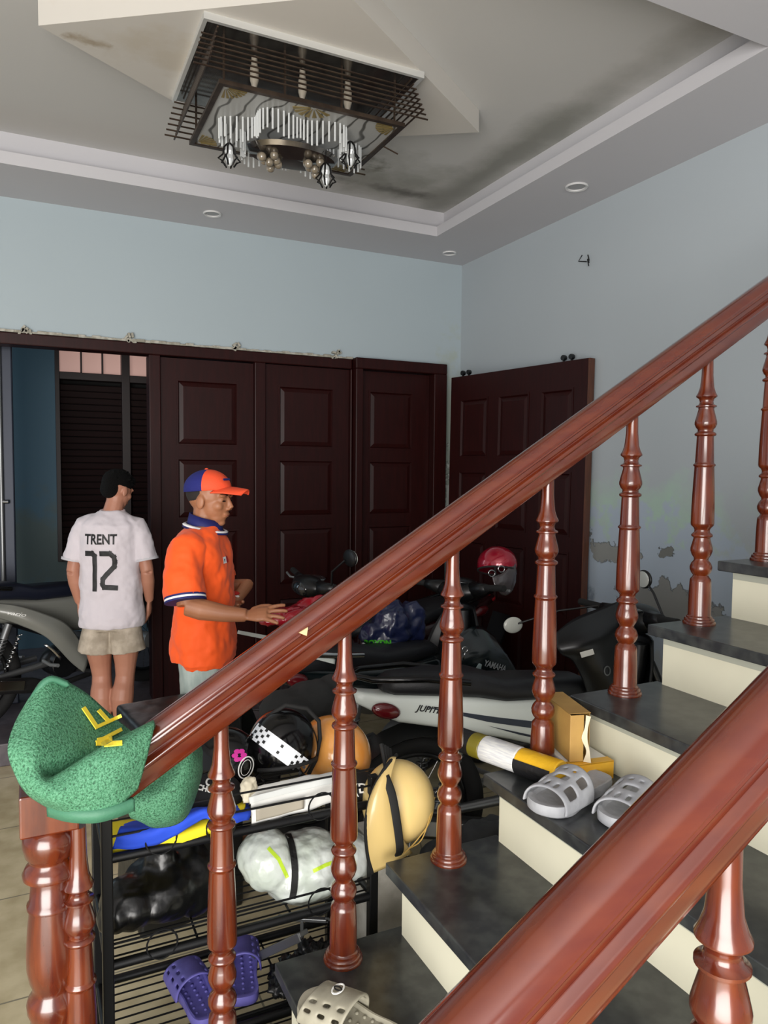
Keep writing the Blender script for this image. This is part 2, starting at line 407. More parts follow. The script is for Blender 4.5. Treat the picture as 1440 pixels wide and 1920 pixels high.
# leaf taken off its hinges, leaning on the right wall
ld = thing('leaning_door', (2.665, 4.50, .0), label='wide dark wooden door leaf taken down and leaned against the pale blue right wall', cat='door')
pan = [(a, b, c, d_) for a, b in ((.10, .38), (.47, .75), (.84, 1.10)) for c, d_ in ((.18, .64), (.74, 1.14), (1.23, 1.62), (1.71, 2.12))]
lf = leaf('door_leaf', 0, 1.2, 0, 2.28, 0, pan, ld)
bm = bm_new(); bx(bm, 1.2, 1.21, 0, .045, 0, 2.28); obj('edge', bm, M_doore, ld)
for x in (.10, .16, 1.0, 1.06):
    bm = bm_new(); lathe(bm, [(.016, -.012), (.018, 0), (.016, .012)], 12, Matrix.Translation((x, .02, 2.305)) @ Matrix.Rotation(PI/2, 4, 'X'))
    bx(bm, x-.004, x+.004, .014, .026, 2.28, 2.30); obj('roller', bm, M_black, ld, smooth=True)
ld.rotation_euler = (math.radians(-.7), 0, math.radians(-79.8))
# ------------------------------------------------------------------ downlights, wire stub
for (x, y), s, t in (((2.70, 3.22), .062, 'recessed round downlight nearest the right wall in the soffit'), ((1.012, 4.556), .055, 'recessed round downlight above the double doors'), ((2.712, 4.589), .05, 'small recessed downlight in the far right corner of the soffit')):
    d_ = thing('downlight', (x, y, ZS), label=t, cat='ceiling light', group='recessed downlights in the soffit')
    bm = bm_new(); lathe(bm, [(s, 0), (s*1.02, -.004), (s*.95, -.009), (s*.78, -.006), (s*.76, 0)], 28); obj('ring', bm, mat('white_ring', 'cfcfcf', .4), d_, smooth=True)
    bm = bm_new(); lathe(bm, [(s*.75, -.001), (s*.4, -.003), (.001, -.0035)], 24); obj('lens', bm, mat('grey_lens', '9a9a9c', .4), d_, smooth=True)
bm = bm_new()
for a in ([(0, 0, 0), (-.02, .05, .012), (-.02, .02, .04)], [(0, -.02, -.01), (-.03, -.04, .0), (-.03, -.05, -.04)], [(0, -.02, 0), (-.02, -.03, .03)]): tube(bm, [V(p)+V((XR, 3.43, 2.86)) for p in a], .0035, 6)
tag(obj('wire_stub', bm, M_black, smooth=True), 'short bare black wire ends poking out of the right wall', 'wire')
# ------------------------------------------------------------------ chandelier
ch = thing('crystal_chandelier', (1.035, 3.09, 3.278), label='rectangular mirrored crystal chandelier hanging from the ceiling', cat='chandelier')
M_mir = mat('dark_mirror', '6e6a66', .15, metal=.9, col2='85807a', ns=14)
M_brz = mat('tarnished_metal', '4c4038', .35, metal=.8, col2='5f5146', ns=20)
bm = bm_new(); bx(bm, -.445, .455, -.33, .34, -.022, 0); obj('ceiling_plate', bm, M_mir, ch)
bm = bm_new(); frame(bm, -.435, .445, -.32, .33, -.45, .46, -.335, .345, -.026, .001); obj('plate_rim', bm, mat('satin_rim', 'd5d5d2', .35, metal=.5), ch)
def rods():
    for k in range(7):
        z = -.05-k*.022; e = .40+.006*k; f = .285+.006*k
        for s in (-1, 1):
            bm = bm_new(); tube(bm, [(-e-.05, s*f, z), (e+.05, s*f, z)], .004, 6)
            tube(bm, [(s*e, -f-.05, z+.008), (s*e, f+.05, z+.008)], .004, 6)
            obj('rod_tier', bm, M_brz, ch, smooth=True)
rods()
for x in (-.36, -.12, .12, .36):
    for y in (-.26, .26):
        bm = bm_new(); tube(bm, [(x, y, -.02), (x, y, -.2)], .005, 6); obj('frame_post', bm, M_brz, ch, smooth=True)
glz = -.205
gm = bpy.data.materials.new('patterned_glass'); gm.use_nodes = True; N = gm.node_tree.nodes; L = gm.node_tree.links; b = N['Principled BSDF']
tc = N.new('ShaderNodeTexCoord'); wv = N.new('ShaderNodeTexWave'); wv.inputs['Scale'].default_value = 5; wv.inputs['Distortion'].default_value = 7; wv.inputs['Detail'].default_value = 1; wv.inputs['Detail Scale'].default_value = 1.2
L.new(tc.outputs['Object'], wv.inputs['Vector']); r = N.new('ShaderNodeValToRGB'); r.color_ramp.elements[0].color = hexc('4b4a46'); r.color_ramp.elements[1].color = hexc('9d9e9c'); r.color_ramp.elements[0].position = .02; r.color_ramp.elements[1].position = .14
L.new(wv.outputs['Fac'], r.inputs[0]); L.new(r.outputs[0], b.inputs['Base Color']); b.inputs['Roughness'].default_value = .3
bm = bm_new(); bx(bm, -.365, .375, -.27, .275, glz-.006, glz); gp = obj('glass_plate', bm, gm, ch)
bm = bm_new(); frame(bm, -.365, .375, -.27, .275, -.385, .395, -.29, .295, glz-.012, glz+.004); obj('plate_border', bm, M_brz, ch)
M_gold = mat('gold_fan', '8d7b4b', .4, metal=.5)
for cx, cyy, a0, a1 in ((-.355, -.262, 0, 90), (.365, -.262, 90, 180), (-.355, .267, -90, 0), (.365, .267, 180, 270), (.0, -.262, 15, 165), (.0, .267, 195, 345)):
    bm = bm_new()
    for k in range(7):
        a = math.radians(a0+(a1-a0)*(k+.5)/7); da = math.radians((a1-a0)/7*.3)
        q = [bm.verts.new((cx+rr*math.cos(t), cyy+rr*math.sin(t), glz-.0075)) for rr, t in ((.015, a), (.085, a-da), (.085, a+da))]; bm.faces.new(q)
    obj('gold_fan', bm, M_gold, ch, thick=.002)
# scalloped curtain of hanging glass rods
M_crys = mat('crystal', 'c9cccc', .1, spec=.8, coat=.6)
pts = []
for t in range(92):
    a = 2*PI*t/92; rr = 1+.18*math.cos(6*a); pts.append((.27*rr*math.cos(a), .175*rr*math.sin(a)))
for i, (x, y) in enumerate(pts):
    bm = bm_new(); l = .095+.012*math.sin(i*.9)
    tube(bm, [(x, y, glz-.006), (x, y, glz-l)], .0042, 6); obj('glass_rod', bm, M_crys, ch, smooth=True)
bm = bm_new(); lathe(bm, [(.205, glz-.09), (.19, glz-.108), (.001, glz-.112)], 30, Matrix.Diagonal((1, .62, 1, 1))); obj('mirror_tray', bm, M_mir, ch, smooth=True)
M_gb = mat('smoky_glass_ball', '6f6658', .15, coat=.8, col2='877c6b', ns=20)
for cx, cyy in ((-.10, .02), (.10, -.0)):
    for k, (dx, dy, dz) in enumerate(((0, 0, -.03), (.035, .01, -.012), (-.035, .0, -.012), (.012, -.036, -.012), (-.012, .036, -.012), (.05, .03, -.02), (-.04, -.03, -.025), (.02, .045, -.035))):
        bm = bm_new(); ell(bm, (cx+dx, cyy+dy, glz-.105+dz), (.019, .019, .019), seg=14, rg=8); obj('glass_ball', bm, M_gb, ch, smooth='all')
def pend(px, py0, py1, Y):
    top = P(px, py0, Y)-ch.location; bot = P(px, py1, Y)-ch.location; h = top.z-bot.z
    bm = bm_new()
    lathe(bm, [(.004, 0), (.012, -.1*h), (.02, -.35*h), (.014, -.5*h), (.017, -.7*h), (.008, -.95*h), (.001, -h)], 8, Matrix.Translation(top))
    p = obj('pendant_lamp', bm, M_crys, ch)
    bm = bm_new()
    for k in range(6):
        a = k*PI/3; c, s = math.cos(a), math.sin(a)
        tube(bm, [top+V((r*c, r*s, z*h)) for r, z in ((.006, .02), (.022, -.18), (.026, -.5), (.046, -.72), (.03, -.8), (.018, -1.0))], .0038, 5)
    tube(bm, [top, V((top.x, top.y, glz-.1))], .0015, 5)
    obj('petal_shade', bm, mat('dark_petal', '2c2b2b', .25, metal=.7), p, smooth=True)
pend(430, 270, 312, 3.05); pend(611, 307, 350, 2.98); pend(657, 267, 314, 2.97)
bm = bm_new(); tube(bm, [P(640, 232, 3.05)-ch.location, P(746, 289, 3.0)-ch.location], .0035, 6); obj('loose_rod', bm, M_brz, ch)
for x in (-.22, -.02, .18):
    bm = bm_new(); lathe(bm, [(.012, -.03), (.013, -.06), (.018, -.08), (.018, -.12), (.006, -.16)], 10, Matrix.Translation((x, -.18, 0)))
    obj('candle_bulb', bm, mat('milky_bulb', 'a89f90', .3), ch, smooth=True)
# ------------------------------------------------------------------ stairs
RUN, RISE, YF, YN = .2765, .17, 1.531, .40
st = thing('staircase', (0, 0, 0), label='straight staircase of black granite treads on cream risers', cat='stairs')
NOS = lambda n: .4723+(n-3)*RUN
for n in range(1, 11):
    x = NOS(n); z = n*RISE
    bm = bm_new(); bx(bm, x, x+RUN+.045, YN-.03, YF, z-.03, z); obj('tread', bm, M_tread, st, bevel=.003)
    bm = bm_new(); bx(bm, x+.03, x+RUN+.03, YN, YF-.032, z-RISE-(0 if n > 1 else 0), z-.0305); ro = obj('riser', bm, M_riser, st)
    bm = bm_new(); bx(bm, x+.0285, x+.0305, YN, YF-.034, z-.053, z-.0305); obj('grout_strip', bm, M_riserside, ro)
bm = bm_new(); prism(bm, [(NOS(2), 0), (NOS(2), .1), (NOS(10)+.3, 9*RISE-.1), (NOS(10)+.3, 9*RISE-.35), (NOS(3)+.1, 0)], 1, YN+.01, YF-.04)
obj('stair_core', bm, M_riser, st)
# balustrade builder -------------------------------------------------
BP = [(80, 1745), (81, 1738), (78, 1731), (74, 1729), (74, 1722), (71, 1715), (65, 1713), (64, 1706), (57, 1702), (56, 1698), (55, 1600), (52, 1530), (50, 1517), (42, 1508), (36, 1498), (46, 1486), (53, 1470), (54, 1455), (47, 1436), (34, 1420), (36, 1410), (46, 1395), (53, 1375),
      (53, 1360), (46, 1335), (40, 1312), (41, 1306), (50, 1302), (52, 1295), (48, 1288), (38, 1280), (37, 1268), (42, 1258), (54, 1246), (56, 1235), (55, 1150), (51, 1040), (47, 958), (47, 952), (53, 947), (53, 941), (46, 935),
      (45, 930), (41, 830), (40, 802), (50, 797), (52, 791), (50, 785), (38, 778), (37, 768), (46, 758), (53, 742), (53, 730), (47, 706), (37, 668), (38, 660), (49, 656), (49, 650), (36, 643), (32, 630), (36, 616), (50, 606), (50, 600), (42, 585), (34, 560), (28, 500), (26, 400)]
KP = .738/1295
bprof = [(r*KP*.98, (1745-y)*KP) for r, y in BP]
def railz(x, o=.883): return .614*x+o
def handrail(yc, x0, x1, parent):
    prof = [(.0, .1), (.012, .0985), (.021, .0945), (.027, .089), (.030, .0835), (.0325, .079), (.0325, .076), (.029, .0735), (.0295, .0715), (.0305, .0695), (.029, .067), (.025, .0655), (.0245, .057), (.024, .053), (.0215, .051), (.0225, .049), (.030, .047), (.0335, .0435), (.034, .040), (.0325, .0365), (.0275, .033), (.0265, .018), (.025, .006), (.02, 0)]
    full = prof+[(-y, n) for y, n in prof[::-1] if y > 0]
    th = math.atan(.614); dx, dz = -math.sin(th), math.cos(th); rs = []
    for i in range(33):
        x = x0+(x1-x0)*i/32
        rs.append([V((x+n*dx, yc+y, railz(x)+n*dz)) for y, n in full])
    bm = bm_new(); rings(bm, rs); return obj('handrail', bm, M_rail, parent, smooth=True)
def balustrade(yc, steps, label, x0, x1):
    b = thing('balustrade', (0, 0, 0), label=label, cat='balustrade')
    handrail(yc, x0, x1, b)
    for n in steps:
        x = NOS(n)+.1455; z = n*RISE
        bm = bm_new(); ztop = railz(x)-z+.015
        pr = [(r, zz) for r, zz in bprof if zz < ztop-.01]+[(.0145, ztop)]
        lathe(bm, pr, 32, Matrix.Translation((x, yc, z))); obj('baluster', bm, M_bal, b, smooth=True)
    return b
bf = balustrade(1.478, range(1, 9), 'glossy red-brown balustrade at the far side of the stairs beside the motorbikes', .12, 2.93)
bn = balustrade(.487, range(3, 11), 'glossy red-brown balustrade close to the camera, cutting across the lower right', .2, 2.93)
# newel post
np_ = [(.056, .0), (.056, .35), (.05, .36), (.044, .50), (.040, .56), (.046, .575), (.047, .59), (.044, .60), (.036, .612), (.036, .622), (.041, .635), (.0455, .66), (.046, .69), (.043, .74), (.039, .778), (.043, .781), (.043, .788), (.0385, .792), (.035, .835), (.049, .842), (.050, .850), (.044, .862), (.037, .870), (.037, .876), (.044, .884), (.049, .905), (.0485, .92), (.041, .932), (.037, .938), (.042, .945)]
bm = bm_new(); lathe(bm, [(r, z) for r, z in np_], 40, Matrix.Translation((.016, 1.505, 0)))
nw = obj('newel_post', bm, M_bal, bf, smooth=True)
bm = bm_new(); bx(bm, -.035, .067, 1.455, 1.555, .94, 1.02); obj('newel_block', bm, M_bal, nw, bevel=.004)
# chip in the far handrail
bm = bm_new(); c = P(567, 1184, 1.441)
prism(bm, [(-.008, -.002), (.012, .008), (.009, -.010)], 1, -.002, .002)
for v in bm.verts: v.co += c
obj('paint_chip', bm, mat('bare_wood_chip', 'd8b98a', .7), bf)
# ------------------------------------------------------------------ green mat over the newel
M_mat = bpy.data.materials.new('green_loop_mat'); M_mat.use_nodes = True
N = M_mat.node_tree.nodes; L = M_mat.node_tree.links; b = N['Principled BSDF']; b.inputs['Roughness'].default_value = .7
tc = N.new('ShaderNodeTexCoord'); nz = N.new('ShaderNodeTexNoise'); nz.inputs['Scale'].default_value = 260; nz.inputs['Detail'].default_value = 3; nz.inputs['Roughness'].default_value = .7
L.new(tc.outputs['Object'], nz.inputs['Vector']); r = N.new('ShaderNodeValToRGB')
r.color_ramp.elements[0].position = .36; r.color_ramp.elements[0].color = hexc('234b35'); r.color_ramp.elements[1].position = .62; r.color_ramp.elements[1].color = hexc('5c9474')
e_ = r.color_ramp.elements.new(.46); e_.color = hexc('3c7855')
L.new(nz.outputs['Fac'], r.inputs[0]); L.new(r.outputs[0], b.inputs['Base Color'])
bp = N.new('ShaderNodeBump'); bp.inputs['Strength'].default_value = .8; bp.inputs['Distance'].default_value = .004; L.new(nz.outputs['Fac'], bp.inputs['Height']); L.new(bp.outputs[0], b.inputs['Normal'])
def rowp(l): return [P(*q) for q in l]
rows = [rowp([(58, 1312, 1.56), (92, 1272, 1.57), (150, 1296, 1.59), (200, 1338, 1.60), (247, 1378, 1.60)]),
        rowp([(30, 1360, 1.50), (80, 1335, 1.50), (140, 1350, 1.53), (200, 1375, 1.56), (255, 1388, 1.58)]),
        rowp([(17, 1405, 1.45), (62, 1405, 1.43), (120, 1412, 1.46), (190, 1402, 1.52), (262, 1388, 1.56)]),
        rowp([(30, 1448, 1.43), (68, 1450, 1.41), (102, 1458, 1.45), (180, 1418, 1.49), (268, 1378, 1.54)]),
        rowp([(40, 1466, 1.42), (84, 1478, 1.385), (124, 1452, 1.395), (200, 1403, 1.395), (290, 1355, 1.44)]),
        rowp([(58, 1488, 1.42), (105, 1497, 1.37), (165, 1475, 1.36), (225, 1440, 1.365), (278, 1400, 1.395)]),
        rowp([(92, 1510, 1.43), (130, 1520, 1.39), (175, 1522, 1.37), (215, 1512, 1.37), (256, 1478, 1.385)])]
mt = thing('doormat', (0, 1.45, 1.0), label='green looped doormat with yellow letters draped over the newel post and rail end', cat='doormat')
bm = bm_new(); net(bm, rows, 10, 8)
for v in bm.verts: v.co -= V(mt.location)
sheet = obj('mat_sheet', bm, M_mat, mt, smooth='all', thick=.011)
M_edge = mat('mat_edge', '3b7056', .6, bump=.1, bs=200)
def strip(name, pts, wv, m, par, off):
    bm = bm_new(); sp_ = spline(pts, 8); prev = None
    for p in sp_:
        cur = (bm.verts.new(p-off), bm.verts.new(p+wv-off))
        if prev: bm.faces.new((prev[0], cur[0], cur[1], prev[1]))
        prev = cur
    return obj(name, bm, m, par, smooth='all', thick=.012)
strip('hem', [P(92, 1506, 1.425), P(130, 1516, 1.385), P(175, 1518, 1.365), P(212, 1510, 1.365), P(250, 1496, 1.376)], P(215, 1534, 1.372)-P(214, 1512, 1.37), M_edge, mt, V(mt.location))
strip('hem', [P(55, 1318, 1.545), P(66, 1296, 1.552), P(92, 1270, 1.56), P(125, 1279, 1.565)], (P(100, 1292, 1.545)-P(92, 1271, 1.56))*.45, M_edge, mt, V(mt.location))
bm = bm_new()
rows2 = [rowp([(255, 1470, 1.56), (296, 1440, 1.58), (325, 1405, 1.60), (345, 1380, 1.62), (352, 1372, 1.66)]),
         rowp([(250, 1490, 1.54), (300, 1462, 1.56), (326, 1430, 1.575), (350, 1395, 1.59), (362, 1384, 1.65)]),
         rowp([(240, 1512, 1.53), (290, 1500, 1.525), (332, 1470, 1.53), (358, 1418, 1.56), (370, 1395, 1.64)]),
         rowp([(246, 1528, 1.55), (292, 1536, 1.545), (340, 1515, 1.55), (370, 1440, 1.58), (376, 1410, 1.66)]),
         rowp([(262, 1534, 1.62), (295, 1548, 1.60), (346, 1530, 1.61), (374, 1455, 1.64), (374, 1425, 1.70)])]
net(bm, rows2, 8, 8)
for v in bm.verts: v.co -= V(mt.location)
obj('mat_curl', bm, M_mat, mt, smooth='all', thick=.011)
M_yel = mat('yellow_letter', 'e6cf3a', .6)
bpy.context.view_layer.update()
stree = evalmesh(sheet)
M_nz = (P(190, 1350, 1.5)-V((0, 0, H))).normalized()
def flatdecal(name, bm, m, origin, right, upd, par, tree, off=.008):
    right = V(right).normalized(); upd = (V(upd)-right*V(upd).dot(right)).normalized()
    bmesh.ops.triangulate(bm, faces=bm.faces[:])
    for _ in range(2): bmesh.ops.subdivide_edges(bm, edges=[e for e in bm.edges if e.calc_length() > .008], cuts=1)
    Mi = par.matrix_world.inverted()
    for v in bm.verts:
        p = V(origin)+right*v.co.x+upd*v.co.y; nn = (V((0, 0, H))-V(origin)).normalized()
        hit, n, i, dist = tree.ray_cast(p+nn*.2, -nn, .5)
        v.co = Mi @ ((hit+nn*off) if hit else p)
    return obj(name, bm, m, par, thick=.002)
SP = .00104
def pxs(lines): return [[((x-200)*SP, -(y-1355)*SP) for x, y in l] for l in lines]
lr = V((0, 0, 1)).cross(-M_nz).normalized(); lu = (-M_nz).cross(lr)
E_ = strokes(pxs([[(182, 1361), (224, 1346)], [(182, 1361), (160, 1324)], [(204, 1353), (187, 1331)]]), .0068)
M__ = strokes(pxs([[(184, 1388), (225, 1372)], [(184, 1391), (222, 1392)], [(186, 1385), (206, 1384)]]), .0075)
flatdecal('letter', E_, M_yel, P(200, 1355, 1.5), lr, lu, mt, stree)
flatdecal('letter', M__, M_yel, P(200, 1355, 1.5), lr, lu, mt, stree)
# ------------------------------------------------------------------ shoe rack
RX0, RX1, RY0, RY1 = .130, .775, 1.66, 1.96
rk = thing('shoe_rack', (RX0, RY0, 0), label='black wire shoe rack standing on the floor behind the stair balusters', cat='shoe rack')
def L_(p): return V(p)-V((RX0, RY0, 0))
for x in (RX0, RX1):
    for y in (RY0, RY1):
        zt = .93 if x == RX0 else .84
        bm = bm_new(); box(bm, L_((x, y, zt/2)), (.024, .024, zt)); obj('post', bm, M_blackm, rk, bevel=.003)
for z in (.765, .52, .28, .06):
    bm = bm_new(); tube(bm, [L_((RX0, RY0, z)), L_((RX1, RY0, z))], .011, 8); so = obj('shelf', bm, M_blackm, rk, smooth=True)
    bm = bm_new(); tube(bm, [L_((RX0, RY1, z)), L_((RX1, RY1, z))], .011, 8)
    for x in (RX0, RX1): tube(bm, [L_((x, RY0, z)), L_((x, RY1, z))], .009, 8)
    for x in (RX0+.2, RX0+.43): tube(bm, [L_((x, RY0, z-.004)), L_((x, RY1, z-.004))], .003, 6)
    obj('shelf_rail', bm, M_blackm, so, smooth=True)
    bm = bm_new()
    for k in range(1, 10): y = RY0+(RY1-RY0)*k/10; tube(bm, [L_((RX0, y, z)), L_((RX1, y, z))], .0024, 6)
    obj('wires', bm, M_blackm, so, smooth=True)
    if z > .3:
        bm = bm_new(); tube(bm, [L_((RX0, RY0-.006, z+.052)), L_((RX1, RY0-.006, z+.052))], .003, 6); 
        obj('guard_wire', bm, M_blackm, so, smooth=True)
        for x in (RX0+.115, RX0+.25, RX0+.50):
            if x == RX0+.25 and z < .6: continue
            bm = bm_new(); tube(bm, [L_((x+.034*math.cos(a*PI/12), RY0-.009, z+.025+.034*math.sin(a*PI/12))) for a in range(24)], .0022, 6, closed=True)
            obj('ring', bm, M_blackm, so, smooth=True)
bm = bm_new(); tube(bm, [L_((RX0+.16, RY0-.006, .86)), L_((RX1, RY0-.006, .86))], .0028, 6); obj('guard_wire', bm, M_blackm, rk)
# ------------------------------------------------------------------ people
def rotm(rz=0, ry=0, rx=0): return Matrix.Rotation(rz, 4, 'Z') @ Matrix.Rotation(ry, 4, 'Y') @ Matrix.Rotation(rx, 4, 'X')
def head_bm(bm, M, k=1.0):
    R3 = M.to_3x3()
    def e(c, r): ell(bm, M @ V([x*k for x in c]), [x*k for x in r], R3, 20, 14)
    e((-.012, 0, .025), (.096, .075, .092)); e((.022, 0, -.022), (.066, .062, .078)); e((.034, 0, -.068), (.046, .046, .036)); e((.060, 0, -.092), (.019, .021, .016))
    tube(bm, [M @ V((x*k, 0, z*k)) for x, z in ((.078, .022), (.092, -.002), (.103, -.024))], [.007*k, .009*k, .0115*k], 8)
    for s in (-1, 1):
        e((.092, s*.010, -.029), (.010, .008, .007)); e((.072, s*.030, .026), (.014, .024, .008)); e((.052, s*.038, -.020), (.028, .022, .024))
        e((-.006, s*.078, -.012), (.019, .008, .031)); e((.066, s*.031, .006), (.0125, .014, .010))
    e((.083, 0, -.052), (.011, .023, .0055)); e((.080, 0, -.062), (.011, .020, .0055))
def face_bits(par, M, k, only=(-1, 1)):
    R3 = M.to_3x3()
    for s in only:
        bm = bm_new(); ell(bm, M @ V((.0795*k, s*.031*k, .004*k)), (.005*k, .014*k, .0028*k), R3, 12, 6); obj('eye', bm, M_hair, par, smooth='all')
        bm = bm_new(); tube(bm, [M @ V((x*k, s*y*k, z*k)) for x, y, z in ((.084, .014, .030), (.080, .032, .035), (.068, .048, .030))], [.003*k, .0035*k, .002*k], 6); obj('eyebrow', bm, M_hair, par, smooth='all')
    bm = bm_new(); tube(bm, [M @ V((.0905*k, y*k, -.0572*k)) for y in (-.018, 0, .018)], .0016*k, 6); obj('mouth', bm, mat('lip', '8c4c42', .5), par, smooth='all')
def hand(bm, wr, d, side, k=1.0, curl=.3, spread=.2, thumb=1):
    # wr wrist, d pointing direction, side = direction from little finger to index; palm normal follows
    d = V(d).normalized(); s = V(side); s = (s-d*s.dot(d)).normalized(); n = d.cross(s)*thumb
    pc = V(wr)+d*.045*k
    tube(bm, [V(wr)-d*.01, V(wr)+d*.02*k, V(wr)+d*.05*k, V(wr)+d*.085*k], [.022*k, .030*k, .038*k, .036*k], 12, flat=.42, upv=n)
    for i, (o, l) in enumerate(((.029, .072), (.0105, .082), (-.0095, .076), (-.028, .058))):
        a = spread*(o/.03); dd = (d+s*a).normalized(); b0 = V(wr)+d*.08*k+s*o*k
        p = [b0-dd*.02*k, b0, b0+dd*l*.42*k-n*l*curl*.15*k, b0+dd*l*.75*k-n*l*curl*.45*k, b0+dd*l*.97*k-n*l*curl*.85*k]
        tube(bm, p, [.0095*k, .0095*k, .0088*k, .0082*k, .0065*k], 8)
    t0 = V(wr)+d*.02*k+s*.024*k
    tube(bm, [t0, t0+d*.03*k+s*.022*k-n*.006, t0+d*.055*k+s*.030*k-n*.012, t0+d*.075*k+s*.030*k-n*.018], [.013*k, .0115*k, .010*k, .008*k], 8)
# --- man in the white football shirt, seen from behind
p1 = thing('person', (.365, 4.12, 0), math.radians(70), 'person seen from behind in a white football shirt and pale shorts in the doorway', 'person')
bm = bm_new()
loftz(bm, [(.76, 0, 0, .075, .11), (.84, 0, 0, .085, .125), (.95, 0, 0, .09, .13), (1.1, .0, 0, .085, .13), (1.25, 0, 0, .095, .135), (1.31, 0, 0, .075, .12), (1.36, .005, 0, .05, .07)])
HM1 = Matrix.Translation((.040, -.030, 1.500)) @ rotm(math.radians(-36), math.radians(20))
tube(bm, [(0, 0, 1.32), (.012, -.008, 1.385), (.025, -.02, 1.44), (.032, -.026, 1.48)], [.062, .050, .047, .05], 14)
head_bm(bm, HM1, .86)
for s, el, wr, hd in ((1, (-.02, .190, 1.07), (.03, .175, .90), (.12, -.1, -1)), (-1, (-.01, -.190, 1.07), (.06, -.185, .90), (.2, .1, -1))):
    tube(bm, [(0, s*.08, 1.30), (0, s*.125, 1.29), (-.01, s*.165, 1.22), el], [.045, .044, .038, .035], 12)
    tube(bm, [el, V(el).lerp(V(wr), .35), wr], [.034, .036, .023], 12)
    hand(bm, wr, hd, (1, 0, 0), .95, curl=.55, spread=.08, thumb=-s)
for s, kx in ((1, .02), (-1, .0)):
    tube(bm, spline([(0, s*.072, .84), (.0, s*.072, .70), (kx+.01, s*.064, .50), (kx-.025, s*.056, .385), (.0, s*.052, .22), (.0, s*.055, .09)], 3), [.070, .072, .074, .075, .068, .056, .050, .052, .0575, .059, .054, .045, .038, .035, .034, .034][:16], 16)
    tube(bm, [(-.05, s*.058, .045), (.02, s*.06, .045), (.12, s*.07, .028), (.17, s*.072, .02)], [.030, .036, .030, .018], 12)
b1 = remesh(obj('body', bm, M_skin1, p1), .0055, 2)
# hair
K1 = .86
bm = bm_new(); R3 = HM1.to_3x3(); ell(bm, HM1 @ V((-.020*K1, 0, .040*K1)), (.100*K1, .080*K1, .088*K1), R3, 28, 18, zmin=-.22)
ell(bm, HM1 @ V((-.062*K1, 0, .0)), (.052*K1, .066*K1, .070*K1), R3)
ell(bm, HM1 @ V((.055*K1, 0, .085*K1)), (.045*K1, .055*K1, .030*K1), R3)
random.seed(8)
for i in range(260):
    a = random.uniform(0, 2*PI); ph = random.uniform(.0, 1.45); d_ = V((math.sin(ph)*math.cos(a), math.sin(ph)*math.sin(a), math.cos(ph)))
    c = (V((-.020, 0, .040))+V((d_.x*.099, d_.y*.079, d_.z*.087)))*K1; l = random.uniform(.004, .014)
    tube(bm, [HM1 @ (c-d_*.012), HM1 @ (c+d_*l+V((.010, random.uniform(-.012, .012), -.004)))], [.010, .0025], 5)
remesh(obj('hair', bm, M_hair, p1), .0038, 0)
# shirt
M_shirt = mat('white_jersey', 'c8c1c7', .75, bump=.25, bs=14, sheen=.2)
bm = bm_new()
loftz(bm, [(.775, .0, 0, .120, .165), (.80, .0, 0, .126, .170), (.95, 0, 0, .112, .160), (1.1, 0, 0, .108, .157), (1.25, -.003, 0, .114, .162), (1.32, -.002, 0, .102, .155), (1.36, .003, 0, .075, .115), (1.392, .01, -.006, .054, .062)], 40)
for s in (1, -1): tube(bm, [(0, s*.07, 1.335), (0, s*.125, 1.315), (-.005, s*.165, 1.23), (-.012, s*.186, 1.135)], [.050, .062, .058, .062], 20, flat=.95)
sh1 = remesh(obj('shirt', bm, M_shirt, p1), .006, 4, .022, .09)
bm = bm_new()
for s in (1, -1): tube(bm, [(0, s*.066, .86), (.0, s*.070, .76), (.0, s*.084, .635)], [.080, .083, .093], 24, flat=.98)
loftz(bm, [(.76, 0, 0, .095, .14), (.88, 0, 0, .09, .135)])
remesh(obj('shorts', bm, mat('patterned_shorts', 'b7ab9b', .8, col2='958a7a', ns=16, det=6), p1), .006, 4, .012, .1)
bm = bm_new(); tube(bm, [(.012+.052*math.cos(a*PI/12), -.008+.060*math.sin(a*PI/12), 1.392+.006*math.cos(a*PI/12)) for a in range(24)], .007, 8, closed=True); obj('collar', bm, mat('pink_collar', 'd5c4c6', .7), p1, smooth='all')
for s in (1, -1):
    bm = bm_new(); tube(bm, [(-.0115, s*.1850, 1.141), (-.0125, s*.1875, 1.128)], .0645, 24, flat=.95); obj('sleeve_cuff', bm, mat('grey_cuff', 'b5b3b8', .7), p1, smooth=True)
bpy.context.view_layer.update()
M_ink = mat('black_print', '101012', .6)
rgt = p1.matrix_world.to_3x3() @ V((0, -1, 0)); T1 = evalmesh(sh1)
o1 = p1.matrix_world @ V((-.2, .022, 1.248)); decal('name_print', textbm('TRENT', .072, bold=.0022), M_ink, None, o1, rgt, (0, 0, 1), p1, sx=.74, off=.0025, tree=T1)
o2 = p1.matrix_world @ V((-.2, .022, 1.088))
decal('number_print', strokes([[(-.085, .088), (-.052, .088), (-.038, .075), (-.038, -.098)]], .027), M_ink, None, o2, rgt, (0, 0, 1), p1, sx=.86, off=.0025, tree=T1)
decal('number_print', strokes([[(.004, .088), (.055, .088), (.078, .070), (.082, .045), (.078, .020), (.030, -.025), (.012, -.045), (.010, -.072), (.018, -.088), (.085, -.093)]], .027), M_ink, None, o2, rgt, (0, 0, 1), p1, sx=.86, off=.0025, tree=T1)
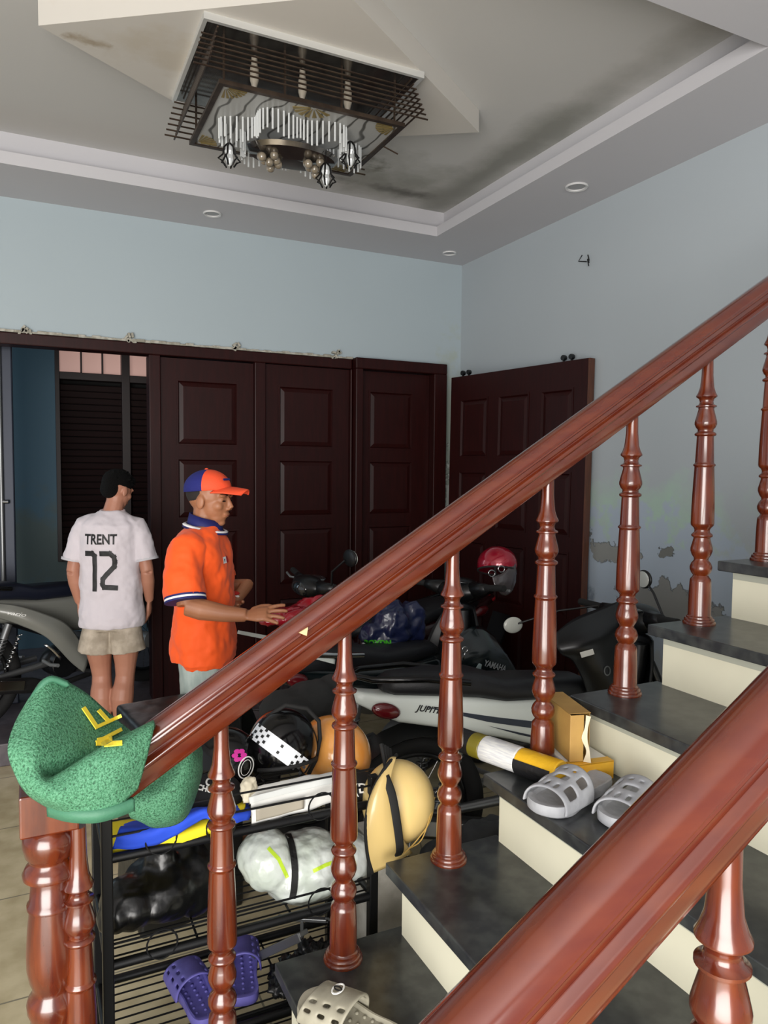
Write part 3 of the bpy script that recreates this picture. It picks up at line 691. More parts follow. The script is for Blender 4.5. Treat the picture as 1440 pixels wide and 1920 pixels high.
# --- man in the orange polo shirt
p2 = thing('person', (.63, 3.02, 0), math.radians(-26), 'person in orange polo shirt, orange and blue cap and pale jeans reaching over the motorbikes', 'person')
HM2 = Matrix.Translation((.028, .0, 1.497)) @ rotm(math.radians(-14), math.radians(7))
bm = bm_new()
loftz(bm, [(.80, 0, 0, .07, .115), (.90, 0, 0, .09, .14), (1.0, .0, 0, .095, .14), (1.15, -.005, 0, .10, .15), (1.28, -.015, 0, .09, .145), (1.34, -.01, 0, .065, .11), (1.39, .0, 0, .05, .08)])
tube(bm, [(-.01, 0, 1.33), (-.004, 0, 1.39), (.006, 0, 1.43), (.014, 0, 1.47)], [.060, .053, .051, .054], 14)
head_bm(bm, HM2, .95)
el = (-.005, -.235, 1.10); wr = (.215, -.215, 1.06)
tube(bm, [(-.02, -.08, 1.30), (-.03, -.15, 1.285), (-.03, -.203, 1.21), el], [.045, .046, .043, .041], 14)
tube(bm, [el, (.05, -.238, 1.085), (.14, -.228, 1.068), wr], [.041, .042, .033, .026], 14)
hand(bm, wr, (1, -.10, .10), (.0, .8, .55), 1.0, curl=.22, spread=.38, thumb=1)
el2 = (.0, .225, 1.09); wr2 = (.09, .13, 1.04)
tube(bm, [(-.02, .08, 1.29), (-.03, .14, 1.28), (-.02, .195, 1.21), el2], [.05, .052, .045, .041], 14)
tube(bm, [el2, (.13, .225, 1.10), wr2], [.041, .038, .026], 14); hand(bm, wr2, (.2, -1, -.1), (1, .2, .3), .9, curl=.5, spread=.1, thumb=-1)
for s in (1, -1):
    tube(bm, [(0, s*.08, .86), (.01, s*.085, .70), (.025, s*.085, .47), (-.0, s*.085, .34), (-.01, s*.085, .12)], [.066, .068, .052, .050, .038], 14)
    tube(bm, [(-.06, s*.085, .045), (.02, s*.088, .045), (.12, s*.095, .028), (.17, s*.097, .02)], [.030, .036, .030, .018], 12)
remesh(obj('body', bm, M_skin2, p2), .0045, 2)
face_bits(p2, HM2, .95)
bm = bm_new(); R3 = HM2.to_3x3(); ell(bm, HM2 @ V((-.020, 0, .022)), (.088, .0715, .068), R3, 24, 16)
obj('hair', bm, mat('cropped_hair', '1d1614', .8), p2, smooth='all')
# polo shirt
M_or = mat('orange_cloth', 'f0560f', .75, bump=.2, bs=14, sheen=.1)
M_navy = mat('navy_cloth', '10165a', .7); M_wh = mat('white_trim', 'e8e8e8', .7)
bm = bm_new()
loftz(bm, [(.84, .0, 0, .128, .175), (.87, .0, 0, .130, .178), (1.0, .0, 0, .120, .170), (1.15, .0, 0, .118, .170), (1.26, -.008, 0, .118, .180), (1.33, -.012, 0, .100, .172), (1.372, -.008, 0, .075, .12), (1.395, -.0, 0, .058, .068)], 40)
loftz(bm, [(.822, .01, 0, .108, .165), (.87, -.0, 0, .122, .172)], 30)
tube(bm, [(-.015, -.08, 1.345), (-.03, -.15, 1.31), (-.03, -.205, 1.21), (-.014, -.232, 1.125)], [.055, .072, .074, .080], 22, flat=.95)
tube(bm, [(-.015, .08, 1.345), (-.03, .15, 1.31), (-.02, .205, 1.21), (.01, .228, 1.125)], [.055, .072, .074, .080], 22, flat=.95)
sh2 = remesh(obj('polo_shirt', bm, M_or, p2), .006, 4, .030, .10)
d_ = (V((-.014, -.232, 1.125))-V((-.03, -.205, 1.21))).normalized(); c0 = V((-.014, -.232, 1.125))
for i, m_ in enumerate((M_navy, M_wh, M_navy)):
    bm = bm_new(); tube(bm, [c0+d_*(-.010+.0075*i), c0+d_*(-.0025+.0075*i)], .0825, 26, flat=.95); obj('sleeve_band', bm, m_, p2, smooth=True)
def collar(name, z0, z1, grow, m_):
    bm = bm_new(); rs = []
    for z, g_ in ((z0, .014+grow), (z1, .002+grow)):
        rs.append([V((.006+(.060+g_)*math.cos(a*PI/14), (.062+g_)*math.sin(a*PI/14), z-.018*math.cos(a*PI/14))) for a in range(28)])
    rings(bm, rs, caps=False); obj(name, bm, m_, p2, smooth='all', thick=.004)
collar('collar', 1.372, 1.425, .0, M_navy); collar('collar_stripe', 1.378, 1.384, .0175, M_wh); collar('collar_edge', 1.370, 1.378, .0185, M_navy)
bm = bm_new()
for s in (1, -1): tube(bm, [(0, s*.070, .88), (.01, s*.078, .72), (.02, s*.084, .47), (.0, s*.088, .10)], [.090, .090, .082, .078], 20)
remesh(obj('jeans', bm, mat('pale_denim', '8b9893', .8, col2='a5b0aa', ns=10, stretch=(3, 3, 1)), p2), .007, 4, .01, .09)
# flags and buttons
bpy.context.view_layer.update(); T2 = evalmesh(sh2); M2 = p2.matrix_world
nr = M2.to_3x3() @ V((0, 1, 0))
def patch(name, cx, cz, w_, h_, m_):
    bm = bm_new(); q = [bm.verts.new(p) for p in ((-w_/2, -h_/2, 0), (w_/2, -h_/2, 0), (w_/2, h_/2, 0), (-w_/2, h_/2, 0))]; bm.faces.new(q)
    # chest faces forward and to the right side of the wearer
    decal(name, bm, m_, None, M2 @ V((.2, cx, cz)), M2.to_3x3() @ V((.45, 1, 0)), (0, 0, 1), p2, off=.003, tree=T2)
patch('flag_patch', -.118, 1.255, .030, .026, M_wh); patch('flag_patch', -.092, 1.256, .022, .026, mat('flag_red', 'b01020', .6)); patch('flag_dot', -.118, 1.255, .012, .010, M_navy)
patch('placket', .0, 1.33, .012, .075, mat('orange_dark', 'c9430a', .7))
# cap
CM = HM2 @ Matrix.Translation((0, 0, .004)) @ rotm(0, math.radians(-11))
def capshell(bm, x0, x1):
    rs = []; k = .95
    for i in range(15):
        x = x0+(x1-x0)*i/14; xx = (x+.012)/.106; rr = math.sqrt(max(0.0008, 1-xx*xx)); ring = []
        for j in range(19):
            a = PI*j/18
            ring.append(CM @ V((x*k, .086*rr*math.cos(a)*k, (.038+.088*rr*math.sin(a)**.85)*k)))
        for j in range(18, -1, -1):
            a = PI*j/18; ring.append(CM @ V((x*k, .082*rr*math.cos(a)*k, (.034+.002*rr*math.sin(a))*k)))
        rs.append(ring)
    rings(bm, rs)
M_cor = mat('cap_orange', 'e9502a', .75, bump=.1, bs=200); M_cnv = mat('cap_navy', '131a68', .8, bump=.2, bs=300)
bm = bm_new(); capshell(bm, .004, .0935); cp_ = obj('cap', bm, M_cor, p2, smooth=True)
bm = bm_new(); capshell(bm, -.1175, .004); obj('cap_back', bm, M_cnv, cp_, smooth=True)
rows = []
for i, (x, wd, dz) in enumerate(((.055, .074, .042), (.095, .072, .040), (.130, .064, .034), (.158, .050, .028), (.170, .034, .024))):
    rows.append([CM @ V((x-abs(t)**2*.018, t*wd, dz-.020*t*t)) for t in (-1, -.6, 0, .6, 1)])
bm = bm_new(); net(bm, rows, 5, 5); obj('cap_brim', bm, M_cor, cp_, smooth='all', thick=.005)
bm = bm_new(); ell(bm, CM @ V((-.010, 0, .120)), (.008, .008, .005), CM.to_3x3(), 10, 6); obj('cap_button', bm, M_cor, cp_, smooth='all')
bm = bm_new(); box(bm, CM @ V((.0885, -.024, .073)), (.004, .034, .008), CM.to_3x3() @ Matrix.Rotation(math.radians(-18), 3, 'Z') @ Matrix.Rotation(math.radians(-28), 3, 'Y')); obj('cap_emblem', bm, M_navy, cp_)
# ------------------------------------------------------------------ motorbikes
def wheel(par, name, x, y, z, R=.255, m_rim=None, mag=False):
    T = Matrix.Translation((x, y, z)) @ Matrix.Rotation(PI/2, 4, 'X')
    bm = bm_new(); tube(bm, [(x+R*math.cos(a*PI/24), y, z+R*math.sin(a*PI/24)) for a in range(48)], .040, 12, closed=True, upv=(0, 1, 0)); wo = obj(name, bm, M_rub, par, smooth='all')
    bm = bm_new(); tube(bm, [(x+(R-.045)*math.cos(a*PI/24), y, z+(R-.045)*math.sin(a*PI/24)) for a in range(48)], .014, 8, closed=True, upv=(0, 1, 0)); obj('rim', bm, m_rim or M_black, wo, smooth='all')
    bm = bm_new(); lathe(bm, [(.03, -.06), (.055, -.05), (.055, .05), (.03, .06)], 16, T); obj('hub', bm, M_alloy, wo, smooth=True)
    bm = bm_new(); n = 5 if mag else 18
    for k in range(n):
        a = 2*PI*k/n; a2 = a+(.0 if mag else .45*(1 if k % 2 else -1))
        tube(bm, [(x+.045*math.cos(a2), y+(0 if mag else (.03 if k % 4 < 2 else -.03)), z+.045*math.sin(a2)), (x+(R-.05)*math.cos(a), y, z+(R-.05)*math.sin(a))], .013 if mag else .0022, 6)
    obj('spokes', bm, (m_rim or M_black) if mag else M_chrome, wo)
def side(bm, prof, y0, y1, bul=.0):                  # body panel: outline in xz, both faces bowed
    for s in (1, -1):
        prism(bm, prof, 1, s*y0, s*y1)
def bike(label, loc, rz, tail, accent=None, seatm=None, shield=None, text=None, rack=False, mirrors=(1, -1), shockm=None, cowl=None, lean=4, rim=None, mag=False, scooter=False, tailz=0.0, lamp='aab0b2'):
    b = thing('motorbike', loc, label=label, cat='motorbike', rot=(math.radians(-lean), 0, rz))
    shield = shield or M_black; cowl = cowl or M_black
    wheel(b, 'front_wheel', .63, 0, .295, m_rim=rim, mag=mag); wheel(b, 'rear_wheel', -.60, 0, .295, m_rim=rim, mag=mag)
    bm = bm_new()
    for s in (-1, 1): tube(bm, [(.63, s*.085, .295), (.56, s*.085, .55), (.47, s*.05, .80)], [.022, .024, .02], 10)
    obj('front_fork', bm, M_black, b, smooth=True)
    bm = bm_new(); rs = []
    for k in range(13):
        a = math.radians(20+130*k/12); rr = .315; rs.append([V((.63+rr*math.cos(a)*(1-.0), y, .295+rr*math.sin(a)+dz)) for y, dz in ((-.065, -.035), (-.05, 0), (0, .012), (.05, 0), (.065, -.035), (.05, -.012), (0, -.001), (-.05, -.012))])
    rings(bm, rs); obj('front_fender', bm, cowl, b, smooth=True)
    # leg shield
    rows = [[(.455, -.085, .90), (.475, -.04, .91), (.48, 0, .915), (.475, .04, .91), (.455, .085, .90)],
            [(.40, -.15, .78), (.45, -.08, .80), (.465, 0, .81), (.45, .08, .80), (.40, .15, .78)],
            [(.33, -.19, .62), (.40, -.10, .64), (.42, 0, .65), (.40, .10, .64), (.33, .19, .62)],
            [(.27, -.19, .46), (.35, -.10, .47), (.38, 0, .48), (.35, .10, .47), (.27, .19, .46)],
            [(.22, -.15, .32), (.28, -.09, .33), (.30, 0, .34), (.28, .09, .33), (.22, .15, .32)]]
    bm = bm_new(); net(bm, [[V(p) for p in r] for r in rows], 5, 5); ls = obj('leg_shield', bm, shield, b, smooth='all', thick=.012)
    bm = bm_new(); loftz(bm, [(.36, .27, 0, .05, .10), (.60, .35, 0, .045, .10), (.80, .41, 0, .05, .085), (.88, .43, 0, .045, .07)]); obj('inner_cover', bm, M_black, b, smooth=True)
    bm = bm_new(); lathe(bm, [(.012, 0), (.014, .012), (.005, .018)], 12, Matrix.Translation((.372, -.03, .80)) @ Matrix.Rotation(-PI/2, 4, 'Y')); obj('ignition_lock', bm, M_chrome, b, smooth=True)
    # cowl and handlebar
    bm = bm_new(); ell(bm, (.44, 0, .985), (.085, .14, .062), Matrix.Rotation(math.radians(-18), 3, 'Y'), 24, 14)
    for s in (-1, 1): tube(bm, [(.44, s*.08, .985), (.42, s*.17, 1.0), (.405, s*.21, 1.01)], [.05, .032, .022], 12)
    hc = obj('handlebar_cowl', bm, cowl, b, smooth='all')
    bm = bm_new(); ell(bm, (.495, 0, .985), (.04, .085, .045), Matrix.Rotation(math.radians(-18), 3, 'Y'), 20, 12); obj('headlight', bm, mat('lamp_glass_'+lamp, lamp, .08, coat=1), hc, smooth='all')
    bm = bm_new(); ell(bm, (.405, 0, 1.028), (.045, .085, .010), Matrix.Rotation(math.radians(12), 3, 'Y'), 20, 8); obj('dashboard', bm, mat('dash_glass', '26292b', .12, coat=1), hc, smooth='all')
    for s in (-1, 1):
        bm = bm_new(); tube(bm, [(.405, s*.19, 1.01), (.375, s*.34, 1.02)], .0165, 12); obj('grip', bm, M_rub, b, smooth=True)
        bm = bm_new(); tube(bm, [(.425, s*.20, 1.0), (.44, s*.24, 1.0), (.41, s*.345, 1.005)], [.006, .006, .007], 8); obj('lever', bm, M_alloy, b, smooth=True)
        if s in mirrors:
            bm = bm_new(); tube(bm, [(.42, s*.20, 1.02), (.43, s*.22, 1.10), (.40, s*.30, 1.17)], .006, 8); st_ = obj('mirror_stem', bm, M_black, b, smooth=True)
            bm = bm_new(); ell(bm, (.39, s*.33, 1.185), (.014, .065, .045), seg=20, rg=12); obj('mirror', bm, M_black, st_, smooth='all')
            bm = bm_new(); ell(bm, (.3785, s*.33, 1.185), (.004, .058, .039), seg=20, rg=8); obj('mirror_glass', bm, mat('mirror_face', 'b9bdb8', .1, metal=.2), st_, smooth='all')
    # seat
    bm = bm_new(); loftx(bm, [(.20, 0, .70, .045, .03), (.12, 0, .725, .09, .045), (-.05, 0, .735, .115, .05), (-.25, 0, .745, .125, .05), (-.36, 0, .775, .12, .055), (-.55, 0, .79, .105, .05), (-.70, 0, .795, .08, .04), (-.74, 0, .795, .05, .025)], 24, 3)
    obj('seat', bm, seatm or M_seat, b, smooth='all')
    # side cowling sweeping up to the tail
    z = tailz
    pr = [(.18, .695), (.02, .70), (-.25, .72), (-.50, .755), (-.78, .80+z), (-.90, .83+z), (-.86, .77+z), (-.70, .695+z), (-.50, .615), (-.25, .565), (-.02, .49), (.10, .46), (.17, .50)]
    bm = bm_new()
    rs = []
    for k in range(17):
        x = .17-1.05*k/16
        def yz(px_):  # upper/lower edge of the outline at px_
            tops = [(.18, .695), (.02, .70), (-.25, .715), (-.50, .75), (-.78, .80+z), (-.92, .835+z)]; bots = [(.18, .48), (.02, .47), (-.25, .555), (-.50, .615), (-.70, .69+z), (-.92, .81+z)]
            def ip(t):
                for (a, b_), (c_, d2) in zip(t, t[1:]):
                    if c_ <= px_ <= a: return b_+(d2-b_)*(a-px_)/(a-c_)
                return t[-1][1]
            return ip(tops), ip(bots)
        t_, b_ = yz(x); wd = .125-.09*max(0, (-x-.3)/.6)**1.2
        rs.append((x, 0, (t_+b_)/2, wd, (t_-b_)/2+.002))
    loftx(bm, rs, 28, 4.5); sc = obj('side_cowling', bm, tail, b, smooth='all')
    if accent:
        for s in (-1, 1):
            bm = bm_new()
            for q in ([(-.02, .60), (-.30, .655), (-.60, .715), (-.34, .64), (-.05, .575)], [(-.10, .555), (-.34, .625), (-.20, .575), (-.10, .545)]):
                vs = [bm.verts.new((x, s*.30, zz)) for x, zz in q]; bm.faces.new(vs if s > 0 else vs[::-1])
            bpy.context.view_layer.update()
            T = evalmesh(sc); Mi = b.matrix_world; bmesh.ops.triangulate(bm, faces=bm.faces[:])
            for _ in range(3): bmesh.ops.subdivide_edges(bm, edges=bm.edges[:], cuts=1)
            dn = Mi.to_3x3() @ V((0, -s, 0))
            for v in bm.verts:
                hit = T.ray_cast(Mi @ v.co, dn, .5)[0]
                if hit: v.co = Mi.inverted() @ (hit-dn*.002)
            obj('side_graphic', bm, accent, sc, smooth='all')
    if text:
        T = evalmesh(sc); Mi = b.matrix_world
        tt, tx, tz, ts, tm, ang = text
        decal('side_lettering', textbm(tt, ts, shear=.35, bold=.001), tm, None, Mi @ V((tx, -.2, tz)), Mi.to_3x3() @ V((math.cos(ang), 0, math.sin(ang))), Mi.to_3x3() @ V((-math.sin(ang), 0, math.cos(ang))), b, off=.0035, tree=T)
    bm = bm_new(); ell(bm, (-.87, 0, .800+z), (.04, .045, .025), Matrix.Rotation(math.radians(14), 3, 'Y'), 20, 12); obj('tail_light', bm, M_red, b, smooth='all')
    for s in (-1, 1):
        bm = bm_new(); ell(bm, (-.74, s*.074, .742+z), (.060, .020, .030), Matrix.Rotation(math.radians(16), 3, 'Y'), 16, 10); obj('turn_signal', bm, mat('smoked_red_lens', '5c0d14', .12, coat=1), b, smooth='all')
    bm = bm_new(); rs = []
    for k in range(9):
        a = math.radians(60+110*k/8); rs.append([V((-.60+.33*math.cos(a), y, .295+.33*math.sin(a)+dz)) for y, dz in ((-.075, -.03), (0, .012), (.075, -.03), (.06, -.04), (0, 0), (-.06, -.04))])
    rings(bm, rs); box(bm, (-.93, 0, .55), (.012, .16, .30), Matrix.Rotation(math.radians(-22), 3, 'Y')); obj('rear_fender', bm, M_black, b, smooth=True)
    bm = bm_new(); tube(bm, [(-.42, -.135, .80), (-.60, -.14, .83), (-.80, -.10, .87+z), (-.87, 0, .875+z), (-.80, .10, .87+z), (-.60, .14, .83), (-.42, .135, .80)], .013, 10); obj('grab_rail', bm, rack or M_blackg, b, smooth=True)
    # engine, frame, exhaust, swing arm, shocks
    bm = bm_new(); ell(bm, (.0, 0, .30), (.17, .11, .105)); box(bm, (.17, 0, .36), (.16, .13, .12), Matrix.Rotation(math.radians(-15), 3, 'Y')); tube(bm, [(-.10, -.09, .30), (-.10, -.135, .30)], .085, 20); tube(bm, [(.08, -.07, .28), (.08, -.125, .28)], .06, 20)
    eng = obj('engine', bm, M_alloy if not scooter else M_black, b, smooth=True, bevel=.004)
    bm = bm_new()
    for k in range(5): box(bm, (.13+.028*k, 0, .375-.006*k), (.008, .15, .14), Matrix.Rotation(math.radians(-15), 3, 'Y'))
    obj('cooling_fins', bm, M_steel, eng)
    bm = bm_new(); tube(bm, [(.42, 0, .86), (.30, 0, .62), (.10, 0, .50), (-.15, 0, .50), (-.5, 0, .66)], .03, 10); obj('frame', bm, M_black, b, smooth=True)
    bm = bm_new(); tube(bm, [(.16, -.05, .27), (.10, -.13, .20), (-.1, -.15, .19), (-.28, -.155, .22)], .017, 10); tube(bm, [(-.26, -.155, .215), (-.34, -.158, .23), (-.82, -.165, .33), (-.87, -.165, .34)], [.025, .045, .045, .028], 16); ex = obj('exhaust', bm, mat('burnt_steel', '303030', .4, metal=.5), b, smooth=True)
    bm = bm_new(); box(bm, (-.56, -.212, .285), (.30, .006, .055), Matrix.Rotation(math.radians(12), 3, 'Y')); obj('heat_shield', bm, M_chrome, ex, bevel=.008)
    for s in (-1, 1):
        bm = bm_new(); tube(bm, [(-.15, s*.09, .32), (-.60, s*.095, .295)], [.022, .018], 8); tube(bm, [(-.60, s*.105, .29), (-.60, s*.12, .29)], .02, 10); sw = obj('swing_arm', bm, M_steel, b, smooth=True)
        a, c_ = V((-.56, s*.125, .33)), V((-.44, s*.125, .60)); bm = bm_new(); tube(bm, [a, c_], .010, 8); tube(bm, [a.lerp(c_, .70), c_], .022, 10); so_ = obj('shock_absorber', bm, M_steel, b, smooth=True)
        bm = bm_new(); tube(bm, [a.lerp(c_, .08+.64*k/80)+V((.024*math.cos(k*.7), .024*math.sin(k*.7), 0)) for k in range(81)], .0045, 5); obj('spring', bm, shockm or M_steel, so_, smooth='all')
        bm = bm_new(); tube(bm, [(.02, s*.08, .23), (.02, s*.26, .24)], .013, 8); obj('footpeg', bm, M_rub, b, smooth=True)
        bm = bm_new(); tube(bm, [(-.22, s*.10, .34), (-.24, s*.20, .33), (-.24, s*.27, .335)], .011, 8); obj('rear_footpeg', bm, M_alloy, b, smooth=True)
    bm = bm_new(); tube(bm, [(-.06, .08, .22), (-.03, .20, .02)], .010, 8); obj('side_stand', bm, M_steel, b, smooth=True)
    return b
M_grey = mat('silver_grey_paint', '74756f', .35, coat=.4); M_dk = mat('dark_teal_paint', '0d1618', .2, coat=.7)
M_blu = mat('blue_sticker', '33475c', .35); M_blk2 = mat('dark_graphic', '2b3442', .35)
W1 = bike('white and black motorbike closest to the stairs, its tail behind the helmets', (1.93, 2.375, 0), math.radians(-8), M_white, accent=M_blk2, text=('JUPITER', -.565, .700, .033, M_ink, math.radians(-10)), mirrors=(), lean=3, tailz=-.035)
for s, c_, r_ in ((-1, P(1208, 1086, 2.30), (.012, .05, .04)), (1, P(962, 1172, 2.78), (.05, .014, .038))):
    Mi = W1.matrix_world.inverted(); c_ = Mi @ c_; g0 = V((.42, s*.20, 1.02))
    bm = bm_new(); tube(bm, [g0, g0.lerp(c_, .5)+V((.0, 0, .02)), c_], .005, 8); ms = obj('mirror_stem', bm, M_black, W1, smooth=True)
    bm = bm_new(); ell(bm, c_, r_, seg=20); obj('mirror', bm, mat('mirror_back', 'b4b6ae', .25, coat=.4) if s > 0 else M_black, ms, smooth='all')
    if s < 0:
        bm = bm_new(); ell(bm, c_+V((-.010, 0, 0)), (.004, .044, .035), seg=20, rg=8); obj('mirror_glass', bm, mat('mirror_face', 'b9bdb8', .1, metal=.2), ms, smooth='all')
W1.location = W1.location
W2 = bike('black motorbike with a red helmet on its handlebar, second from the stairs', (1.66, 3.13, 0), math.radians(20), M_dk, mirrors=(), rack=M_chrome, cowl=M_black, text=('YAMAHA', -.12, .60, .045, mat('silver_letter', 'a9adb0', .3, metal=.4), 0), lean=3)
def panel(par, name, rows, m_, thick=.02, nu=6, nv=6):
    bm = bm_new(); net(bm, [[P(*q) for q in r] for r in rows], nu, nv)
    bpy.context.view_layer.update(); bmesh.ops.transform(bm, matrix=par.matrix_world.inverted(), verts=bm.verts)
    return obj(name, bm, m_, par, smooth='all', thick=thick)
bpy.context.view_layer.update()
fp = panel(W2, 'fairing', [[(835, 1215, 3.02), (862, 1190, 3.05), (895, 1175, 3.08), (925, 1195, 3.06)], [(838, 1260, 2.98), (870, 1240, 2.97), (915, 1225, 2.97), (952, 1235, 2.98)], [(842, 1310, 2.98), (880, 1300, 2.96), (930, 1285, 2.96), (985, 1290, 2.98)], [(850, 1340, 3.02), (900, 1340, 3.02), (950, 1335, 3.02), (1005, 1335, 3.02)]], M_dk)
panel(W2, 'silver_trim', [[(868, 1290, 2.93), (884, 1288, 2.93), (896, 1286, 2.93)], [(884, 1266, 2.93), (892, 1262, 2.93), (900, 1262, 2.93)], [(898, 1244, 2.93), (900, 1244, 2.93), (903, 1246, 2.93)]], mat('silver_trim', '8fa0a2', .3), .006)
bpy.context.view_layer.update(); TF = evalmesh(fp); c_ = P(928, 1249, 2.9); nn_ = (V((0, 0, H))-c_).normalized(); rr_ = V((0, 0, 1)).cross(nn_).normalized(); uu_ = nn_.cross(rr_); a_ = math.radians(-13)
decal('side_lettering', textbm('YAMAHA', .042, shear=.2, bold=.0012), mat('silver_letter', 'a9adb0', .3, metal=.4), None, c_, rr_*math.cos(a_)+uu_*math.sin(a_), uu_*math.cos(a_)-rr_*math.sin(a_), W2, off=.003, tree=TF, sx=.62)
for k_ in range(2): decal('stripe', strokes([[(-.035, -.012*k_), (.035, -.012*k_)]], .003), mat('silver_letter', 'a9adb0'), None, P(928, 1264, 2.9), rr_*math.cos(a_)+uu_*math.sin(a_), uu_*math.cos(a_)-rr_*math.sin(a_), W2, off=.003, tree=TF)
bm = bm_new(); tube(bm, [P(872+5*math.cos(t*PI/6), 1218+5*math.sin(t*PI/6), 2.93) for t in range(12)], .004, 6, closed=True); tube(bm, [P(872, 1224, 2.93), P(869, 1236, 2.94)], .004, 6); bmesh.ops.transform(bm, matrix=W2.matrix_world.inverted(), verts=bm.verts); obj('key', bm, M_chrome, W2, smooth='all')
fc = panel(W1, 'front_cover', [[(1042, 1192, 2.34), (1078, 1165, 2.36), (1120, 1147, 2.36), (1160, 1132, 2.34)], [(1046, 1218, 2.28), (1085, 1205, 2.24), (1125, 1190, 2.24), (1158, 1170, 2.27)], [(1072, 1232, 2.28), (1098, 1232, 2.24), (1128, 1222, 2.23), (1158, 1205, 2.27)], [(1090, 1262, 2.28), (1112, 1262, 2.24), (1138, 1256, 2.23), (1168, 1245, 2.27)], [(1104, 1300, 2.30), (1130, 1302, 2.26), (1160, 1302, 2.25), (1192, 1300, 2.30)]], M_black, .03)
bm = bm_new(); 
TFC = evalmesh(fc); c_ = P(1101, 1225, 2.2); nn_ = (V((0, 0, H))-c_).normalized(); rr_ = V((0, 0, 1)).cross(nn_).normalized(); uu_ = nn_.cross(rr_); a_ = math.radians(20)
decal('white_sticker', strokes([[(-.017, 0), (.017, 0)]], .022), M_paper, None, c_, rr_*math.cos(a_)+uu_*math.sin(a_), uu_*math.cos(a_)-rr_*math.sin(a_), W1, off=.003, tree=TFC)
def ringbm(a, b, wd, ang=0, n=32):
    bm = bm_new(); A = []; B = []
    for k in range(n):
        t = 2*PI*k/n; x0, y0 = a*math.cos(t), b*math.sin(t); x1, y1 = (a-wd)*math.cos(t), (b-wd)*math.sin(t); c_, s_ = math.cos(ang), math.sin(ang)
        A.append(bm.verts.new((x0*c_-y0*s_, x0*s_+y0*c_, 0))); B.append(bm.verts.new((x1*c_-y1*s_, x1*s_+y1*c_, 0)))
    for k in range(n): bm.faces.new((A[k], A[(k+1) % n], B[(k+1) % n], B[k]))
    return bm
decal('lock_ring', ringbm(.014, .020, .005), M_steel, None, P(1139, 1258, 2.2), rr_, uu_, W1, off=.003, tree=TFC)
W3 = bike('dark motorbike at the back with a red bag laid across it, nearest the closed doors', (1.78, 3.82, 0), math.radians(188), mat('dark_red_paint', '2a0d10', .25, coat=.6), mirrors=(1,), lean=2, lamp='1c1d1f')
bpy.context.view_layer.update()
panel(W3, 'white_trim', [[(447, 1182, 3.42), (475, 1187, 3.42), (502, 1192, 3.42)], [(445, 1188, 3.42), (475, 1194, 3.42), (501, 1199, 3.42)]], M_white, .01)
panel(W2, 'white_trim', [[(574, 1226, 2.86), (600, 1230, 2.86), (628, 1236, 2.86)], [(576, 1232, 2.86), (600, 1238, 2.86), (627, 1245, 2.86)]], M_white, .01)
W4 = bike('silver-grey motorbike standing in the open doorway behind the person in white', (.17, 4.93, .125), math.radians(33), M_grey, mirrors=(), scooter=True, lean=2, seatm=mat('navy_seat', '141826', .4))
bpy.context.view_layer.update()
sw_ = panel(W4, 'side_fairing', [[(-60, 1128, 4.62), (0, 1133, 4.60), (31, 1137, 4.59), (71, 1148, 4.60), (118, 1167, 4.64), (142, 1193, 4.68), (165, 1235, 4.72)], [(-60, 1140, 4.59), (0, 1146, 4.57), (38, 1155, 4.56), (77, 1170, 4.57), (112, 1190, 4.60), (137, 1216, 4.65), (161, 1248, 4.70)], [(-60, 1152, 4.61), (0, 1158, 4.59), (47, 1174, 4.58), (83, 1191, 4.59), (106, 1212, 4.62), (132, 1240, 4.67), (157, 1260, 4.71)]], M_grey, .02)
bpy.context.view_layer.update(); TS = evalmesh(sw_); c_ = P(30, 1151, 4.5); nn_ = (V((0, 0, H))-c_).normalized(); rr_ = V((0, 0, 1)).cross(nn_).normalized(); uu_ = nn_.cross(rr_); a_ = math.radians(-13)
decal('side_lettering', textbm('vario', .05, shear=.35), M_paper, None, c_, rr_*math.cos(a_)+uu_*math.sin(a_), uu_*math.cos(a_)-rr_*math.sin(a_), W4, off=.003, tree=TS, sz=.6)
panel(W4, 'silver_vent', [[(82, 1209, 4.62), (98, 1222, 4.63), (113, 1238, 4.64)], [(88, 1208, 4.62), (104, 1220, 4.63), (116, 1233, 4.64)]], M_chrome, .008, 3, 3)
bm = bm_new(); tube(bm, [P(37, 1190, 4.6).lerp(P(13, 1254, 4.6), k/60)+V((.012*math.cos(k*.8), .012*math.sin(k*.8), 0)) for k in range(61)], .004, 5); bmesh.ops.transform(bm, matrix=W4.matrix_world.inverted(), verts=bm.verts); obj('spring', bm, M_chrome, W4, smooth='all')
# ------------------------------------------------------------------ helmets
def helmet(name, label, c, r, rot, m_, rim=True, visor=None, cut=-.25, straps=True):
    h = thing(name, c, label=label, cat='helmet', rot=rot)
    bm = bm_new(); ell(bm, (0, 0, 0), (r*1.12, r*.95, r), None, 36, 20, zmin=cut); sh = obj('shell', bm, m_, h, smooth=True)
    zc = r*cut; q = math.sqrt(1-cut*cut)
    if rim:
        bm = bm_new(); tube(bm, [(r*1.13*q*math.cos(a*PI/18), r*.96*q*math.sin(a*PI/18), zc) for a in range(36)], .0055, 8, closed=True); obj('rim', bm, M_rub, h, smooth='all')
    if visor:
        rows = [[V((r*(.75+d_)*math.cos(t), r*(.85+d_*.5)*math.sin(t), zc+r*.15-dz)) for t in (-1.0, -.5, 0, .5, 1.0)] for d_, dz in ((.3, 0), (.55, .05*r*5), (.75, .09*r*5))]
        bm = bm_new(); net(bm, rows, 5, 5); obj('visor', bm, visor, h, smooth='all', thick=.004)
    if straps:
        for s in (-1, 1):
            bm = bm_new(); tube(bm, [(.03, s*r*.8, zc), (.02, s*r*.55, zc-.03), (.01, s*.01, zc-.04)], .007, 6, flat=.25); obj('strap', bm, M_rub, h)
    return h, sh
